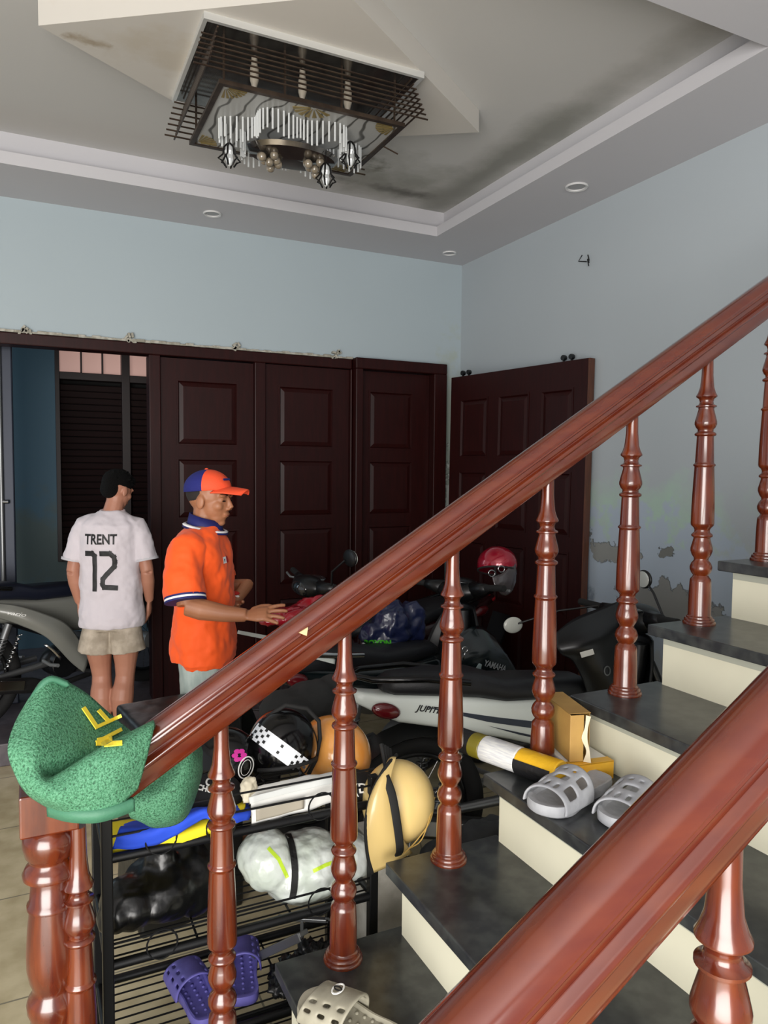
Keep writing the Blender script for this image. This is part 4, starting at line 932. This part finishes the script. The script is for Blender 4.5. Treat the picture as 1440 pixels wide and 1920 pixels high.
hA, sA = helmet('helmet', 'glossy black helmet with a pink flower and round white emblem, leftmost on the rack top', P(421, 1430, 1.87), .094, (math.radians(15), 0, math.radians(-60)), M_blackg)
bpy.context.view_layer.update(); TA = evalmesh(sA)
def camframe(p):
    n = (V((0, 0, H))-p).normalized(); r_ = V((0, 0, 1)).cross(n).normalized(); return r_, n.cross(r_)
c = P(455, 1410, 1.85); r_, u_ = camframe(c)
bm = bm_new()
for k in range(6):
    a = k*PI/3; n0 = len(bm.verts); q = [bm.verts.new((.011*math.cos(a)+.006*math.cos(a+t*PI/4)*1.4, .011*math.sin(a)+.006*math.sin(a+t*PI/4), 0)) for t in range(8)]; bm.faces.new(q)
decal('flower_sticker', bm, mat('pink_sticker', 'd0309a', .5), None, P(449, 1416, 1.85), r_, u_, hA, tree=TA)
def ringbm(a, b, wd, ang=0, n=32):
    bm = bm_new(); A = []; B = []
    for k in range(n):
        t = 2*PI*k/n; x0, y0 = a*math.cos(t), b*math.sin(t); x1, y1 = (a-wd)*math.cos(t), (b-wd)*math.sin(t); c_, s_ = math.cos(ang), math.sin(ang)
        A.append(bm.verts.new((x0*c_-y0*s_, x0*s_+y0*c_, 0))); B.append(bm.verts.new((x1*c_-y1*s_, x1*s_+y1*c_, 0)))
    for k in range(n): bm.faces.new((A[k], A[(k+1) % n], B[(k+1) % n], B[k]))
    return bm
decal('round_emblem', ringbm(.019, .028, .003, -.35), M_paper, None, P(461, 1438, 1.85), r_, u_, hA, tree=TA)
decal('round_emblem', ringbm(.012, .020, .0015, -.35), M_paper, None, P(461, 1438, 1.85), r_, u_, hA, tree=TA)
hB, sB = helmet('helmet', 'black open-face helmet with a white checkered band, between the flower helmet and the orange one', P(530, 1398, 1.84), .098, (math.radians(8), math.radians(-14), math.radians(-115)), M_blackg, cut=-.45)
bpy.context.view_layer.update(); TB = evalmesh(sB)
c = P(522, 1403, 1.8); r_, u_ = camframe(c); a = math.radians(-37); r2 = r_*math.cos(a)+u_*math.sin(a); u2 = -r_*math.sin(a)+u_*math.cos(a)
bm = bm_new(); q = [bm.verts.new(p) for p in ((-.105, -.021, 0), (.105, -.021, 0), (.105, .021, 0), (-.105, .021, 0))]; bm.faces.new(q)
bmesh.ops.subdivide_edges(bm, edges=bm.edges[:], cuts=8, use_grid_fill=True)
decal('white_band', bm, mat('pearl_white', 'd9dde2', .35), None, c, r2, u2, hB, tree=TB)
for k in range(18):
    if k in (0, 1, 6, 7, 8, 10, 11, 12, 17): continue
    for j in range(5):
        if (k+j) % 2: continue
        bm = bm_new(); x = -.096+k*.0112; y = -.018+j*.009
        q = [bm.verts.new((x+dx*.0036, y+dy*.0036, 0)) for dx, dy in ((-1, -1), (1, -1), (1, 1), (-1, 1))]; bm.faces.new(q)
        decal('check', bm, M_ink, None, c, r2, u2, hB, off=.0035, tree=TB)
hC, sC = helmet('helmet', 'orange wood-grain helmet behind the checkered black helmet on the rack', P(626, 1412, 1.90), .104, (0, math.radians(10), math.radians(-70)), mat('orange_shell', 'd68a3a', .25, coat=.7, col2='df9c50', ns=4, stretch=(1, 6, 1)), cut=-.5)
bm = bm_new(); tube(bm, [P(*q) for q in ((500, 1345, 1.84), (535, 1322, 1.83), (575, 1328, 1.83), (598, 1352, 1.83), (600, 1385, 1.82), (592, 1425, 1.82), (578, 1452, 1.82))], .006, 8)
bmesh.ops.transform(bm, matrix=hC.matrix_world.inverted() if False else (Matrix.LocRotScale(hC.location, hC.rotation_euler, None)).inverted(), verts=bm.verts)
obj('edge_trim', bm, M_rub, hC, smooth='all')
# beige helmet hung by its strap at the rack corner
M_bei = mat('beige_shell', 'd9bd7c', .35, coat=.4)
hc_ = P(762, 1503, 1.67); hD = thing('helmet', hc_, label='beige half helmet with black strap hanging off the right end of the rack', cat='helmet')
bm = bm_new(); RD = Matrix.Rotation(math.radians(-18), 3, 'Y'); ell(bm, (-.022, .004, .003), (.099, .085, .111), Matrix.Rotation(math.radians(-12), 3, 'Y'), 36, 22); obj('shell', bm, M_bei, hD, smooth='all')
def D(l): return [P(*q)-hc_ for q in l]
rows = [D([(742, 1420, 1.64), (733, 1460, 1.60), (735, 1510, 1.585), (748, 1560, 1.59), (772, 1598, 1.62)]),
        D([(736, 1420, 1.64), (718, 1462, 1.595), (716, 1520, 1.575), (726, 1575, 1.58), (750, 1610, 1.61)]),
        D([(732, 1422, 1.64), (706, 1474, 1.595), (698, 1530, 1.578), (703, 1592, 1.583), (724, 1625, 1.605)]),
        D([(730, 1424, 1.64), (697, 1488, 1.60), (686, 1545, 1.585), (689, 1600, 1.59), (698, 1636, 1.605)])]
bm = bm_new(); net(bm, rows, 6, 5); obj('brim', bm, M_bei, hD, smooth='all', thick=.006)
bm = bm_new(); tube(bm, spline(D([(744, 1415, 1.655), (722, 1440, 1.615), (697, 1488, 1.60), (686, 1545, 1.585), (689, 1600, 1.59), (698, 1637, 1.604)]), 5), .0048, 8); obj('brim_trim', bm, M_rub, hD, smooth='all')
bm = bm_new(); tube(bm, spline(D([(722, 1455, 1.60), (735, 1490, 1.578), (744, 1540, 1.570), (750, 1590, 1.585), (746, 1604, 1.60)]), 5), .0115, 10, flat=.22, upv=(0, -1, 0)); obj('strap', bm, M_rub, hD, smooth='all')
bm = bm_new()
for dx in (0, 8):
    tube(bm, spline(D([(758+dx, 1600-dx, 1.602), (782+dx, 1575, 1.592), (806, 1540-dx, 1.605), (815, 1495, 1.64)]), 5), .0016, 6)
obj('seam', bm, mat('beige_seam', 'b8964f', .5), hD)
bm = bm_new()
for k in range(4): tube(bm, D([(715+k*5, 1395+k*3, 1.70), (722+k*4, 1430, 1.67), (728+k*4, 1480, 1.66), (722+k*3, 1520, 1.655)]), .006, 6)
obj('hanging_strap', bm, M_rub, hD, smooth=True)
hE, sE = helmet('helmet', 'metallic red helmet hung on the handlebar in front of the leaning door', P(932, 1058, 3.22), .098, (math.radians(-20), math.radians(-8), math.radians(-60)), mat('candy_red', '9a0a28', .15, coat=1, metal=.3), cut=-.35)
for px, py in ((922, 1075), (940, 1067)):
    bm = bm_new(); tube(bm, [P(px+6*math.cos(a*PI/8), py+6*math.sin(a*PI/8), 3.115) for a in range(16)], .0035, 6, closed=True); bmesh.ops.transform(bm, matrix=Matrix.LocRotScale(hE.location, hE.rotation_euler, None).inverted(), verts=bm.verts); obj('ring', bm, M_chrome, hE, smooth='all')
bm = bm_new(); net(bm, [[P(*q) for q in r] for r in ([(922, 1080, 3.12), (935, 1078, 3.11), (950, 1068, 3.11), (965, 1050, 3.13)], [(928, 1100, 3.10), (942, 1100, 3.09), (958, 1092, 3.09), (968, 1072, 3.11)], [(940, 1115, 3.10), (950, 1116, 3.09), (960, 1108, 3.09), (968, 1092, 3.11)])], 5, 5)
bmesh.ops.transform(bm, matrix=Matrix.LocRotScale(hE.location, hE.rotation_euler, None).inverted(), verts=bm.verts); obj('visor', bm, mat('smoke_visor', '3a3436', .1, coat=1), hE, smooth='all', thick=.003)
# ------------------------------------------------------------------ things on the rack
def blob(name, label, cat, pts, m_, vox=.008, disp=.03, ds=.05, sm=2, parent=None, mats=None):
    bm = bm_new(); c0 = V(pts[0][0])
    for c_, r in pts: ell(bm, V(c_)-c0, r)
    o = obj(name, bm, m_, parent); o.location = c0; remesh(o, vox, sm, disp, ds)
    if label: tag(o, label, cat)
    return o
M_bag = mat('black_bag', '090a0b', .33, bump=.5, bs=16, coat=.1)
o = blob('plastic_bag', 'crumpled black plastic bag on the middle rack shelf under the blue cloth', 'bag', [(P(305, 1665, 1.80), (.10, .10, .075)), (P(355, 1650, 1.82), (.07, .08, .085)), (P(245, 1690, 1.77), (.07, .07, .06)), (P(215, 1718, 1.74), (.035, .05, .04)), (P(300, 1620, 1.8), (.04, .04, .05))], M_bag, .007, .035, .09, 2)
cb = blob('clear_bag', 'stuffed clear plastic bag with yellow-green stripes and a black strap on the rack', 'bag', [(P(572, 1622, 1.80), (.135, .11, .088)), (P(500, 1610, 1.80), (.075, .09, .075)), (P(650, 1605, 1.82), (.075, .09, .07)), (P(570, 1650, 1.76), (.08, .07, .055))], mat('milky_plastic', 'c3cdc2', .22, coat=.6, col2='d8dedb', ns=9, bump=.9, bs=16), .006, .02, .06, 2)
bpy.context.view_layer.update(); TC = evalmesh(cb); c = P(575, 1625, 1.7); r_, u_ = camframe(c)
M_hv = mat('hi_vis', 'bfe03a', .4)
decal('hi_vis_stripe', strokes([[(-.095, .045), (-.07, .02), (-.05, -.02)]], .009), M_hv, None, c, r_, u_, cb, off=.001, tree=TC)
decal('hi_vis_stripe', strokes([[(.02, -.01), (.05, .002), (.08, .01)]], .009), M_hv, None, c, r_, u_, cb, off=.001, tree=TC)
bm = bm_new(); prev = None
sp_ = spline([V((x, y, 0)) for x, y in ((-.050, .083), (-.038, .05), (-.030, .0), (-.031, -.045), (-.036, -.072))], 6)
for p in sp_:
    cur = (bm.verts.new(p+V((-.0085, 0, 0))), bm.verts.new(p+V((.0085, 0, 0))))
    if prev: bm.faces.new((prev[0], prev[1], cur[1], cur[0]))
    prev = cur
decal('strap', bm, M_rub, None, c, r_, u_, cb, off=.006, tree=TC)
cl = thing('folded_cloth', P(320, 1570, 1.72), label='folded blue and yellow cloth on the top rack shelf below the doormat', cat='cloth')
def N_(name, rows, m_, par, thick=.008, disp=.006, nu=6, nv=6):
    bm = bm_new(); net(bm, [[P(*q)-par.location for q in r] for r in rows], nu, nv, disp, 25); return obj(name, bm, m_, par, smooth='all', thick=thick)
N_('yellow_part', [[(204, 1610, 1.69), (260, 1592, 1.675), (340, 1588, 1.665), (410, 1560, 1.665), (455, 1535, 1.67)], [(202, 1590, 1.70), (260, 1570, 1.68), (340, 1560, 1.665), (410, 1535, 1.67), (460, 1512, 1.68)], [(200, 1545, 1.80), (260, 1535, 1.82), (340, 1520, 1.82), (410, 1500, 1.83), (462, 1490, 1.83)]], mat('yellow_cloth', 'e2cf1e', .8), cl)
N_('blue_part', [[(208, 1592, 1.68), (235, 1592, 1.665), (285, 1585, 1.655), (335, 1562, 1.65), (380, 1535, 1.652), (420, 1545, 1.652), (468, 1535, 1.66)], [(222, 1560, 1.67), (250, 1558, 1.665), (300, 1548, 1.65), (340, 1535, 1.65), (385, 1520, 1.655), (430, 1522, 1.66), (470, 1520, 1.67)], [(235, 1548, 1.75), (260, 1540, 1.78), (300, 1535, 1.78), (345, 1522, 1.78), (385, 1510, 1.78), (435, 1505, 1.78), (460, 1500, 1.78)]], mat('blue_cloth', '2149c8', .8), cl)
ev = thing('paper_envelope', P(550, 1500, 1.70), label='large white paper envelope with a folded edge, lying below the orange helmet', cat='envelope')
N_('sheet', [[(472, 1545, 1.668), (530, 1532, 1.67), (600, 1512, 1.68), (640, 1495, 1.69)], [(470, 1510, 1.665), (530, 1498, 1.67), (600, 1480, 1.68), (640, 1470, 1.69)], [(470, 1478, 1.70), (520, 1466, 1.70), (580, 1454, 1.71), (632, 1448, 1.72)]], M_paper, ev, .002, .004)
N_('flap', [[(468, 1508, 1.655), (530, 1490, 1.66), (600, 1474, 1.67), (632, 1468, 1.68)], [(466, 1496, 1.66), (530, 1478, 1.665), (600, 1462, 1.675), (630, 1456, 1.685)]], mat('paper_flap', 'cfd2d0', .6), ev, .002, .002)
N_('grey_print', [[(480, 1540, 1.661), (530, 1527, 1.661), (570, 1516, 1.664)], [(480, 1518, 1.655), (530, 1506, 1.657), (570, 1496, 1.66)]], mat('beige_print', 'a8a192', .6), ev, .001, .001)
blob('crumpled_tissue', 'small crumpled cream paper beside the envelope on the rack top', 'paper', [(P(467, 1475, 1.70), (.020, .02, .024)), (P(462, 1492, 1.69), (.014, .015, .018))], mat('cream_paper', 'd8d0b8', .8), .004, .02, .02, 1)
# dark bag with white lettering, under the helmets
lb = blob('black_pouch', 'matt black pouch with white lettering under the flower helmet on the rack', 'bag', [(P(400, 1492, 1.76), (.075, .07, .052)), (P(365, 1500, 1.78), (.06, .07, .04))], mat('matt_black_cloth', '0d0d0f', .85), .007, .01, .05)
bpy.context.view_layer.update(); TL = evalmesh(lb); c = P(392, 1468, 1.7); r_, u_ = camframe(c); a = math.radians(-18)
decal('lettering', textbm('CR', .026, bold=.0008), M_paper, None, P(398, 1468, 1.7), r_*math.cos(a)+u_*math.sin(a), u_*math.cos(a)-r_*math.sin(a), lb, tree=TL)
decal('lettering', textbm('CHUYEN', .017, bold=.0008), M_paper, None, P(396, 1482, 1.7), r_*math.cos(a)+u_*math.sin(a), u_*math.cos(a)-r_*math.sin(a), lb, tree=TL)
lb2 = blob('black_pouch', 'black pouch with a white letter at the right end of the rack top', 'bag', [(P(665, 1478, 1.76), (.05, .07, .045)), (P(695, 1475, 1.74), (.03, .06, .035))], MATS['matt_black_cloth'], .007, .008, .05)
bpy.context.view_layer.update(); TL = evalmesh(lb2); decal('lettering', textbm('(D', .034, bold=.0006), M_paper, None, P(677, 1479, 1.7), r_, u_, lb2, tree=TL)
# ------------------------------------------------------------------ slippers
def slide_shoe(name, label, loc, rz, m_, L=.27, W=.10, pat='cut', group=None, z=0, rot=None, dark=None):
    s = thing(name, loc, rz, label, 'slipper', group, rot=rot)
    out = [(-.5, 0), (-.47, .32), (-.35, .42), (-.1, .40), (.1, .46), (.3, .52), (.44, .38), (.5, .08), (.49, -.15), (.42, -.38), (.28, -.48), (.05, -.44), (-.15, -.38), (-.36, -.40), (-.47, -.3)]
    sp2 = spline([V((x*L, y*W, 0)) for x, y in out], 3, closed=True)
    bm = bm_new(); rs = []
    for zz, k in ((0, .93), (.006, .99), (.018, 1.0), (.028, .98), (.028, .88), (.020, .80)):
        rs.append([V((p.x*k, p.y*k, zz+.006*(p.x/L)*(p.x/L))) for p in sp2])
    rings(bm, rs); obj('sole', bm, m_, s, smooth=True)
    if pat != 'cut':
        bm = bm_new()
        for i in range(-5, 6):
            for j in (-1, 0, 1): ell(bm, (i*L*.08, j*W*.24, .021), (.0045, .0045, .003), seg=8, rg=4)
        obj('massage_dots', bm, dark or m_, s, smooth='all')
    nu, nv = 25, 13; bm = bm_new(); G = []
    for i in range(nu):
        t = PI*(-.04+1.08*i/(nu-1)); row = []
        for j in range(nv):
            v = j/(nv-1); x = (-.04+.44*v)*L; hh = .062-.020*v; ww = W*.5*(1.0+.02*math.sin(PI*v))
            row.append(bm.verts.new((x-.012*math.sin(t), ww*math.cos(t)*1.02, .012+hh*max(-.1, math.sin(t))**.8 if math.sin(t) > 0 else .010)))
        G.append(row)
    for i in range(nu-1):
        for j in range(nv-1):
            if pat == 'cut':
                hole = (i in (5, 6, 7) and 2 <= j <= 4) or (i in (4, 5, 6, 7) and 7 <= j <= 9) or (i in (10, 11, 12, 13) and j in (5, 6)) or (i in (16, 17, 18) and 2 <= j <= 4) or (i in (16, 17, 18, 19) and 7 <= j <= 9) or (i in (10, 13) and j in (2, 9, 10))
            else: hole = (i % 3 == 1 and j % 4 in (1, 2) and 0 < j < nv-2 and i not in (10, 13) and 2 < i < 21)
            if not hole: bm.faces.new((G[i][j], G[i+1][j], G[i+1][j+1], G[i][j+1]))
    obj('strap', bm, m_, s, smooth='all', thick=.006, sub=1)
    return s
M_gs = mat('grey_foam', '8f9196', .75, col2='a3a5a9', ns=14, bump=.2, bs=40)
slide_shoe('slipper', 'grey cut-out foam slipper closest to the yellow parcel on the granite step', (1.135, 1.325, .85), math.radians(197), M_gs, .27, .112)
slide_shoe('slipper', 'grey cut-out foam slipper half hidden behind the near handrail', (1.235, 1.215, .85), math.radians(203), M_gs, .27, .112)
M_pur = mat('purple_rubber', '58539a', .55, col2='6863b0', ns=20)
slide_shoe('slipper', 'purple perforated slipper on the lower rack shelf, left of the pair', (.345, 1.80, .283), math.radians(98), M_pur, .25, .095, pat='perf')
slide_shoe('slipper', 'purple slipper on the lower rack shelf, right of the pair beside the black metal parts', (.475, 1.83, .283), math.radians(78), M_pur, .25, .095, pat='perf')
M_bs = mat('beige_rubber', '8c8878', .55, col2='a19d8c', ns=20)
bs = slide_shoe('slipper', 'beige perforated bath slipper on the lowest visible granite step', (.548, 1.275, .51), math.radians(120), M_bs, .24, .10, pat='perf')
bm = ringbm(.017, .011, .003); bmesh.ops.transform(bm, matrix=Matrix.Translation((.03, 0, .074)) @ Matrix.Rotation(math.radians(-90), 4, 'Z'), verts=bm.verts); obj('round_logo', bm, M_paper, bs, thick=.002)
bm = ringbm(.010, .006, .0025); bmesh.ops.transform(bm, matrix=Matrix.Translation((.03, 0, .075)), verts=bm.verts); obj('round_logo', bm, M_ink, bs, thick=.002)
# ------------------------------------------------------------------ parcels on the step
pc = thing('wrapped_parcel', (1.035, 1.70, .850), label='long black and yellow taped parcel with a white label over the step edge', cat='parcel')
d_ = V((.112, -.325, 0)); q = lambda t: V((0, 0, .037))+d_*t
def seg_(name, t0, t1, m_, r=.036):
    bm = bm_new(); tube(bm, [q(t0), q(t1)], r, 16, flat=.9, upv=(0, 0, 1)); return obj(name, bm, m_, pc, smooth=True, bevel=.003)
M_yt = mat('yellow_tape', 'd8a820', .35, bump=.3, bs=40); M_bt = mat('black_tape', '161618', .4, bump=.3, bs=40)
seg_('black_wrap', 0, .30, M_bt, .0355); seg_('yellow_tape', .22, .33, mat('olive_tape', '7f7420', .35), .0362); seg_('white_label', .33, .66, mat('label_paper', 'dadad6', .5, col2='c2c3c6', ns=30, stretch=(1, 1, 12)), .0372); seg_('yellow_tape', .66, 1.0, M_yt, .0365)
bm = bm_new(); prism(bm, [(0, 0), (.01, 0)] and [(.66, -.04), (.98, -.04), (.9, .012), (.70, .012)], 1, 0, .001); bm.free()
bm = bm_new(); rs = []
for t in (.66, .8, .97):
    rs.append([q(t)+V((-math.cos(a)*.0378*.945, -math.cos(a)*.0378*.33, math.sin(a)*.0378*.92)) for a in [math.radians(x) for x in range(-80, 26, 8)]])
for A, B in zip(rs, rs[1:]):
    for j in range(len(A)-1): bm.faces.new([bm.verts.new(p) for p in (A[j], A[j+1], B[j+1], B[j])])
bmesh.ops.remove_doubles(bm, verts=bm.verts, dist=.0002); obj('black_tape', bm, M_bt, pc, thick=.001)
yb = thing('small_carton', (1.256, 1.463, .85), math.radians(-8), 'low yellow and white carton lying on the granite step under the kraft box', 'box')
bm = bm_new(); bx(bm, -.055, .065, -.085, .085, 0, .046); obj('carton', bm, M_paper, yb, bevel=.003)
bm = bm_new(); bx(bm, -.0, .066, -.087, -.0845, .001, .0465); bx(bm, -.056, .066, -.087, -.06, .044, .0472); obj('yellow_end', bm, mat('yellow_card', 'd59a24', .4, col2='dfae3c', ns=20), yb)
bm = bm_new(); bx(bm, -.056, -.0, -.087, -.0845, .001, .0465); obj('tape_end', bm, MATS['yellow_card'], yb)
kb = thing('kraft_box', (1.250, 1.478, .898), math.radians(-16), 'upright brown kraft box with a torn open end standing on the yellow carton', 'box')
M_kr = mat('kraft', 'a98447', .55, col2='b8934f', ns=10)
bm = bm_new(); bx(bm, -.030, .030, -.085, .10, 0, .002); bx(bm, -.030, -.028, -.085, .10, 0, .120); bx(bm, .028, .030, -.07, .10, 0, .118); bx(bm, -.030, .030, -.075, .10, .118, .120); bx(bm, -.03, .03, .098, .10, 0, .12); bx(bm, -.030, .006, -.087, -.085, 0, .119); obj('box', bm, M_kr, kb, bevel=.0015)
bm = bm_new(); net(bm, [[V((.006+.006*math.sin(k*2.1), -.087-.006*(k % 2), z)), V((.016+.006*math.cos(k*1.3), -.098, z))] for k, z in enumerate((.0, .03, .06, .09, .118))], 3, 4); obj('torn_flap', bm, mat('torn_liner', 'd8cfb4', .8), kb, thick=.002)
bm = bm_new(); ell(bm, (.015, -.03, .055), (.014, .045, .052)); remesh(obj('filling', bm, mat('shredded_filling', '6a5436', .9, col2='8f7a55', ns=60), kb), .004, 0, .02, .01)
# ------------------------------------------------------------------ bags and odds and ends among the bikes
blob('red_bag', 'shiny red bag lying across the rear motorbike under the reaching hand', 'bag', [(P(555, 1153, 3.30), (.15, .10, .045)), (P(600, 1135, 3.35), (.12, .08, .045)), (P(510, 1160, 3.30), (.08, .08, .035))], mat('red_vinyl', '9c0f22', .25, coat=.6), .01, .05, .06)
rc = blob('raincoat_bundle', 'navy blue raincoat bundle with green print on a motorbike seat', 'raincoat', [(P(735, 1170, 3.20), (.10, .09, .12)), (P(770, 1165, 3.22), (.08, .08, .11)), (P(700, 1190, 3.20), (.06, .06, .06)), (P(725, 1215, 3.18), (.09, .09, .06))], mat('navy_nylon', '141b3a', .3, coat=.3), .01, .06, .07)
bpy.context.view_layer.update(); TR = evalmesh(rc); c = P(708, 1206, 3.0); r_, u_ = camframe(c)
decal('green_lettering', textbm('ROXDN', .036, bold=.002), mat('green_print', '3aa01c', .5), None, c, r_, u_, rc, tree=TR)
blob('cloth_bag', 'charcoal grey cloth bag heaped on the white motorbike tail above the helmets', 'bag', [(P(590, 1318, 2.32), (.10, .10, .075)), (P(540, 1330, 2.30), (.10, .10, .06)), (P(625, 1300, 2.35), (.07, .08, .06))], mat('charcoal_cloth', '202121', .9), .01, .04, .09)
bb = thing('black_carton', (.47, 2.72, 0), math.radians(8), 'black plastic-wrapped carton on the floor between doormat and orange shirted person', 'box')
bm = bm_new(); bx(bm, -.19, .19, -.16, .16, 0, .74); remesh(obj('wrapping', bm, mat('black_wrap_film', '0e0f10', .38, bump=.5, bs=9, coat=.1), bb), .012, 2, .015, .15)
bm = bm_new(); tube(bm, [(.10+.03*math.cos(a*PI/8), -.02, .745+.035*math.sin(a*PI/8)) for a in range(9)], .004, 6); obj('handle', bm, M_black, bb)
blob('tarpaulin', 'dark grey tarpaulin heap with an eyelet between rack and white motorbike', 'tarpaulin', [((1.20, 1.86, .22), (.17, .15, .24)), ((1.27, 1.84, .44), (.12, .10, .10)), ((1.08, 1.80, .42), (.09, .10, .10)), ((1.15, 1.88, .06), (.24, .18, .08))], mat('grey_tarpaulin', '26292b', .7), .012, .07, .09)
wc = thing('white_carton', (.868, 1.80, 0), label='tall narrow white carton between rack post and stairs', cat='box')
bm = bm_new(); bx(bm, -.045, .045, -.05, .09, 0, .60); obj('carton', bm, mat('dirty_white_card', 'c9c6bd', .8, col2='a8a499', ns=12), wc, bevel=.004)
bm = bm_new(); prism(bm, [(-.02, .30), (.0, .325), (.004, .295)], 1, -.0515, -.0505); obj('red_mark', bm, mat('red_ink', 'b02030', .6), wc)
blob('maroon_bag', 'dark magenta bag on an upper granite step at the right edge', 'bag', [((2.125, 1.50, 1.425), (.045, .045, .06)), ((2.12, 1.50, 1.38), (.055, .05, .03))], mat('magenta_cloth', '5a1233', .7), .006, .015, .05)
# steel bracket and black parts on the lower rack
br = thing('steel_bracket', (.56, 1.80, .285), math.radians(20), 'grey steel folding bracket lying across the lower rack shelves', 'bracket')
bm = bm_new(); box(bm, (-.01, -.02, .09), (.028, .27, .012), Matrix.Rotation(math.radians(-38), 3, 'X')); box(bm, (-.024, -.02, .085), (.004, .27, .022), Matrix.Rotation(math.radians(-38), 3, 'X')); obj('arm', bm, M_steel, br, bevel=.002)
bm = bm_new(); tube(bm, [(-.005, -.11, .015), (.07, -.14, .008)], .006, 8); obj('rod', bm, M_steel, br, smooth=True)
blob('black_parts', 'tangle of small black machine parts on the lower rack shelf beside the purple slippers', 'machine parts', [((.60, 1.76, .30), (.06, .06, .02)), ((.66, 1.80, .305), (.05, .05, .025)), ((.56, 1.72, .30), (.04, .04, .018))], M_black, .005, .05, .015, 0)
hb = thing('hinge_bar', (.66, 1.88, .285), math.radians(-30), 'short grey metal bar on the right of the lower rack shelf', 'metal bar')
bm = bm_new(); bx(bm, -.07, .07, -.008, .008, .07, .08); bx(bm, -.005, .005, -.004, .004, .0, .07); obj('bar', bm, M_steel, hb, bevel=.002)
bm = bm_new(); tube(bm, [(.072+.006*math.cos(a), 0, .075+.006*math.sin(a)) for a in range(6)], .003, 6); obj('eye', bm, M_steel, hb)

hw = thing('folded_rag', P(441, 1118, 3.12), label='small red and white folded rag at the orange shirted person waist', cat='cloth')
bm = bm_new(); ell(bm, (0, 0, 0), (.022, .03, .014)); obj('white_fold', bm, M_paper, hw, smooth='all')
bm = bm_new(); ell(bm, (-.004, 0, .014), (.024, .03, .010)); obj('red_fold', bm, mat('red_rag', 'b8201a', .8), hw, smooth='all')
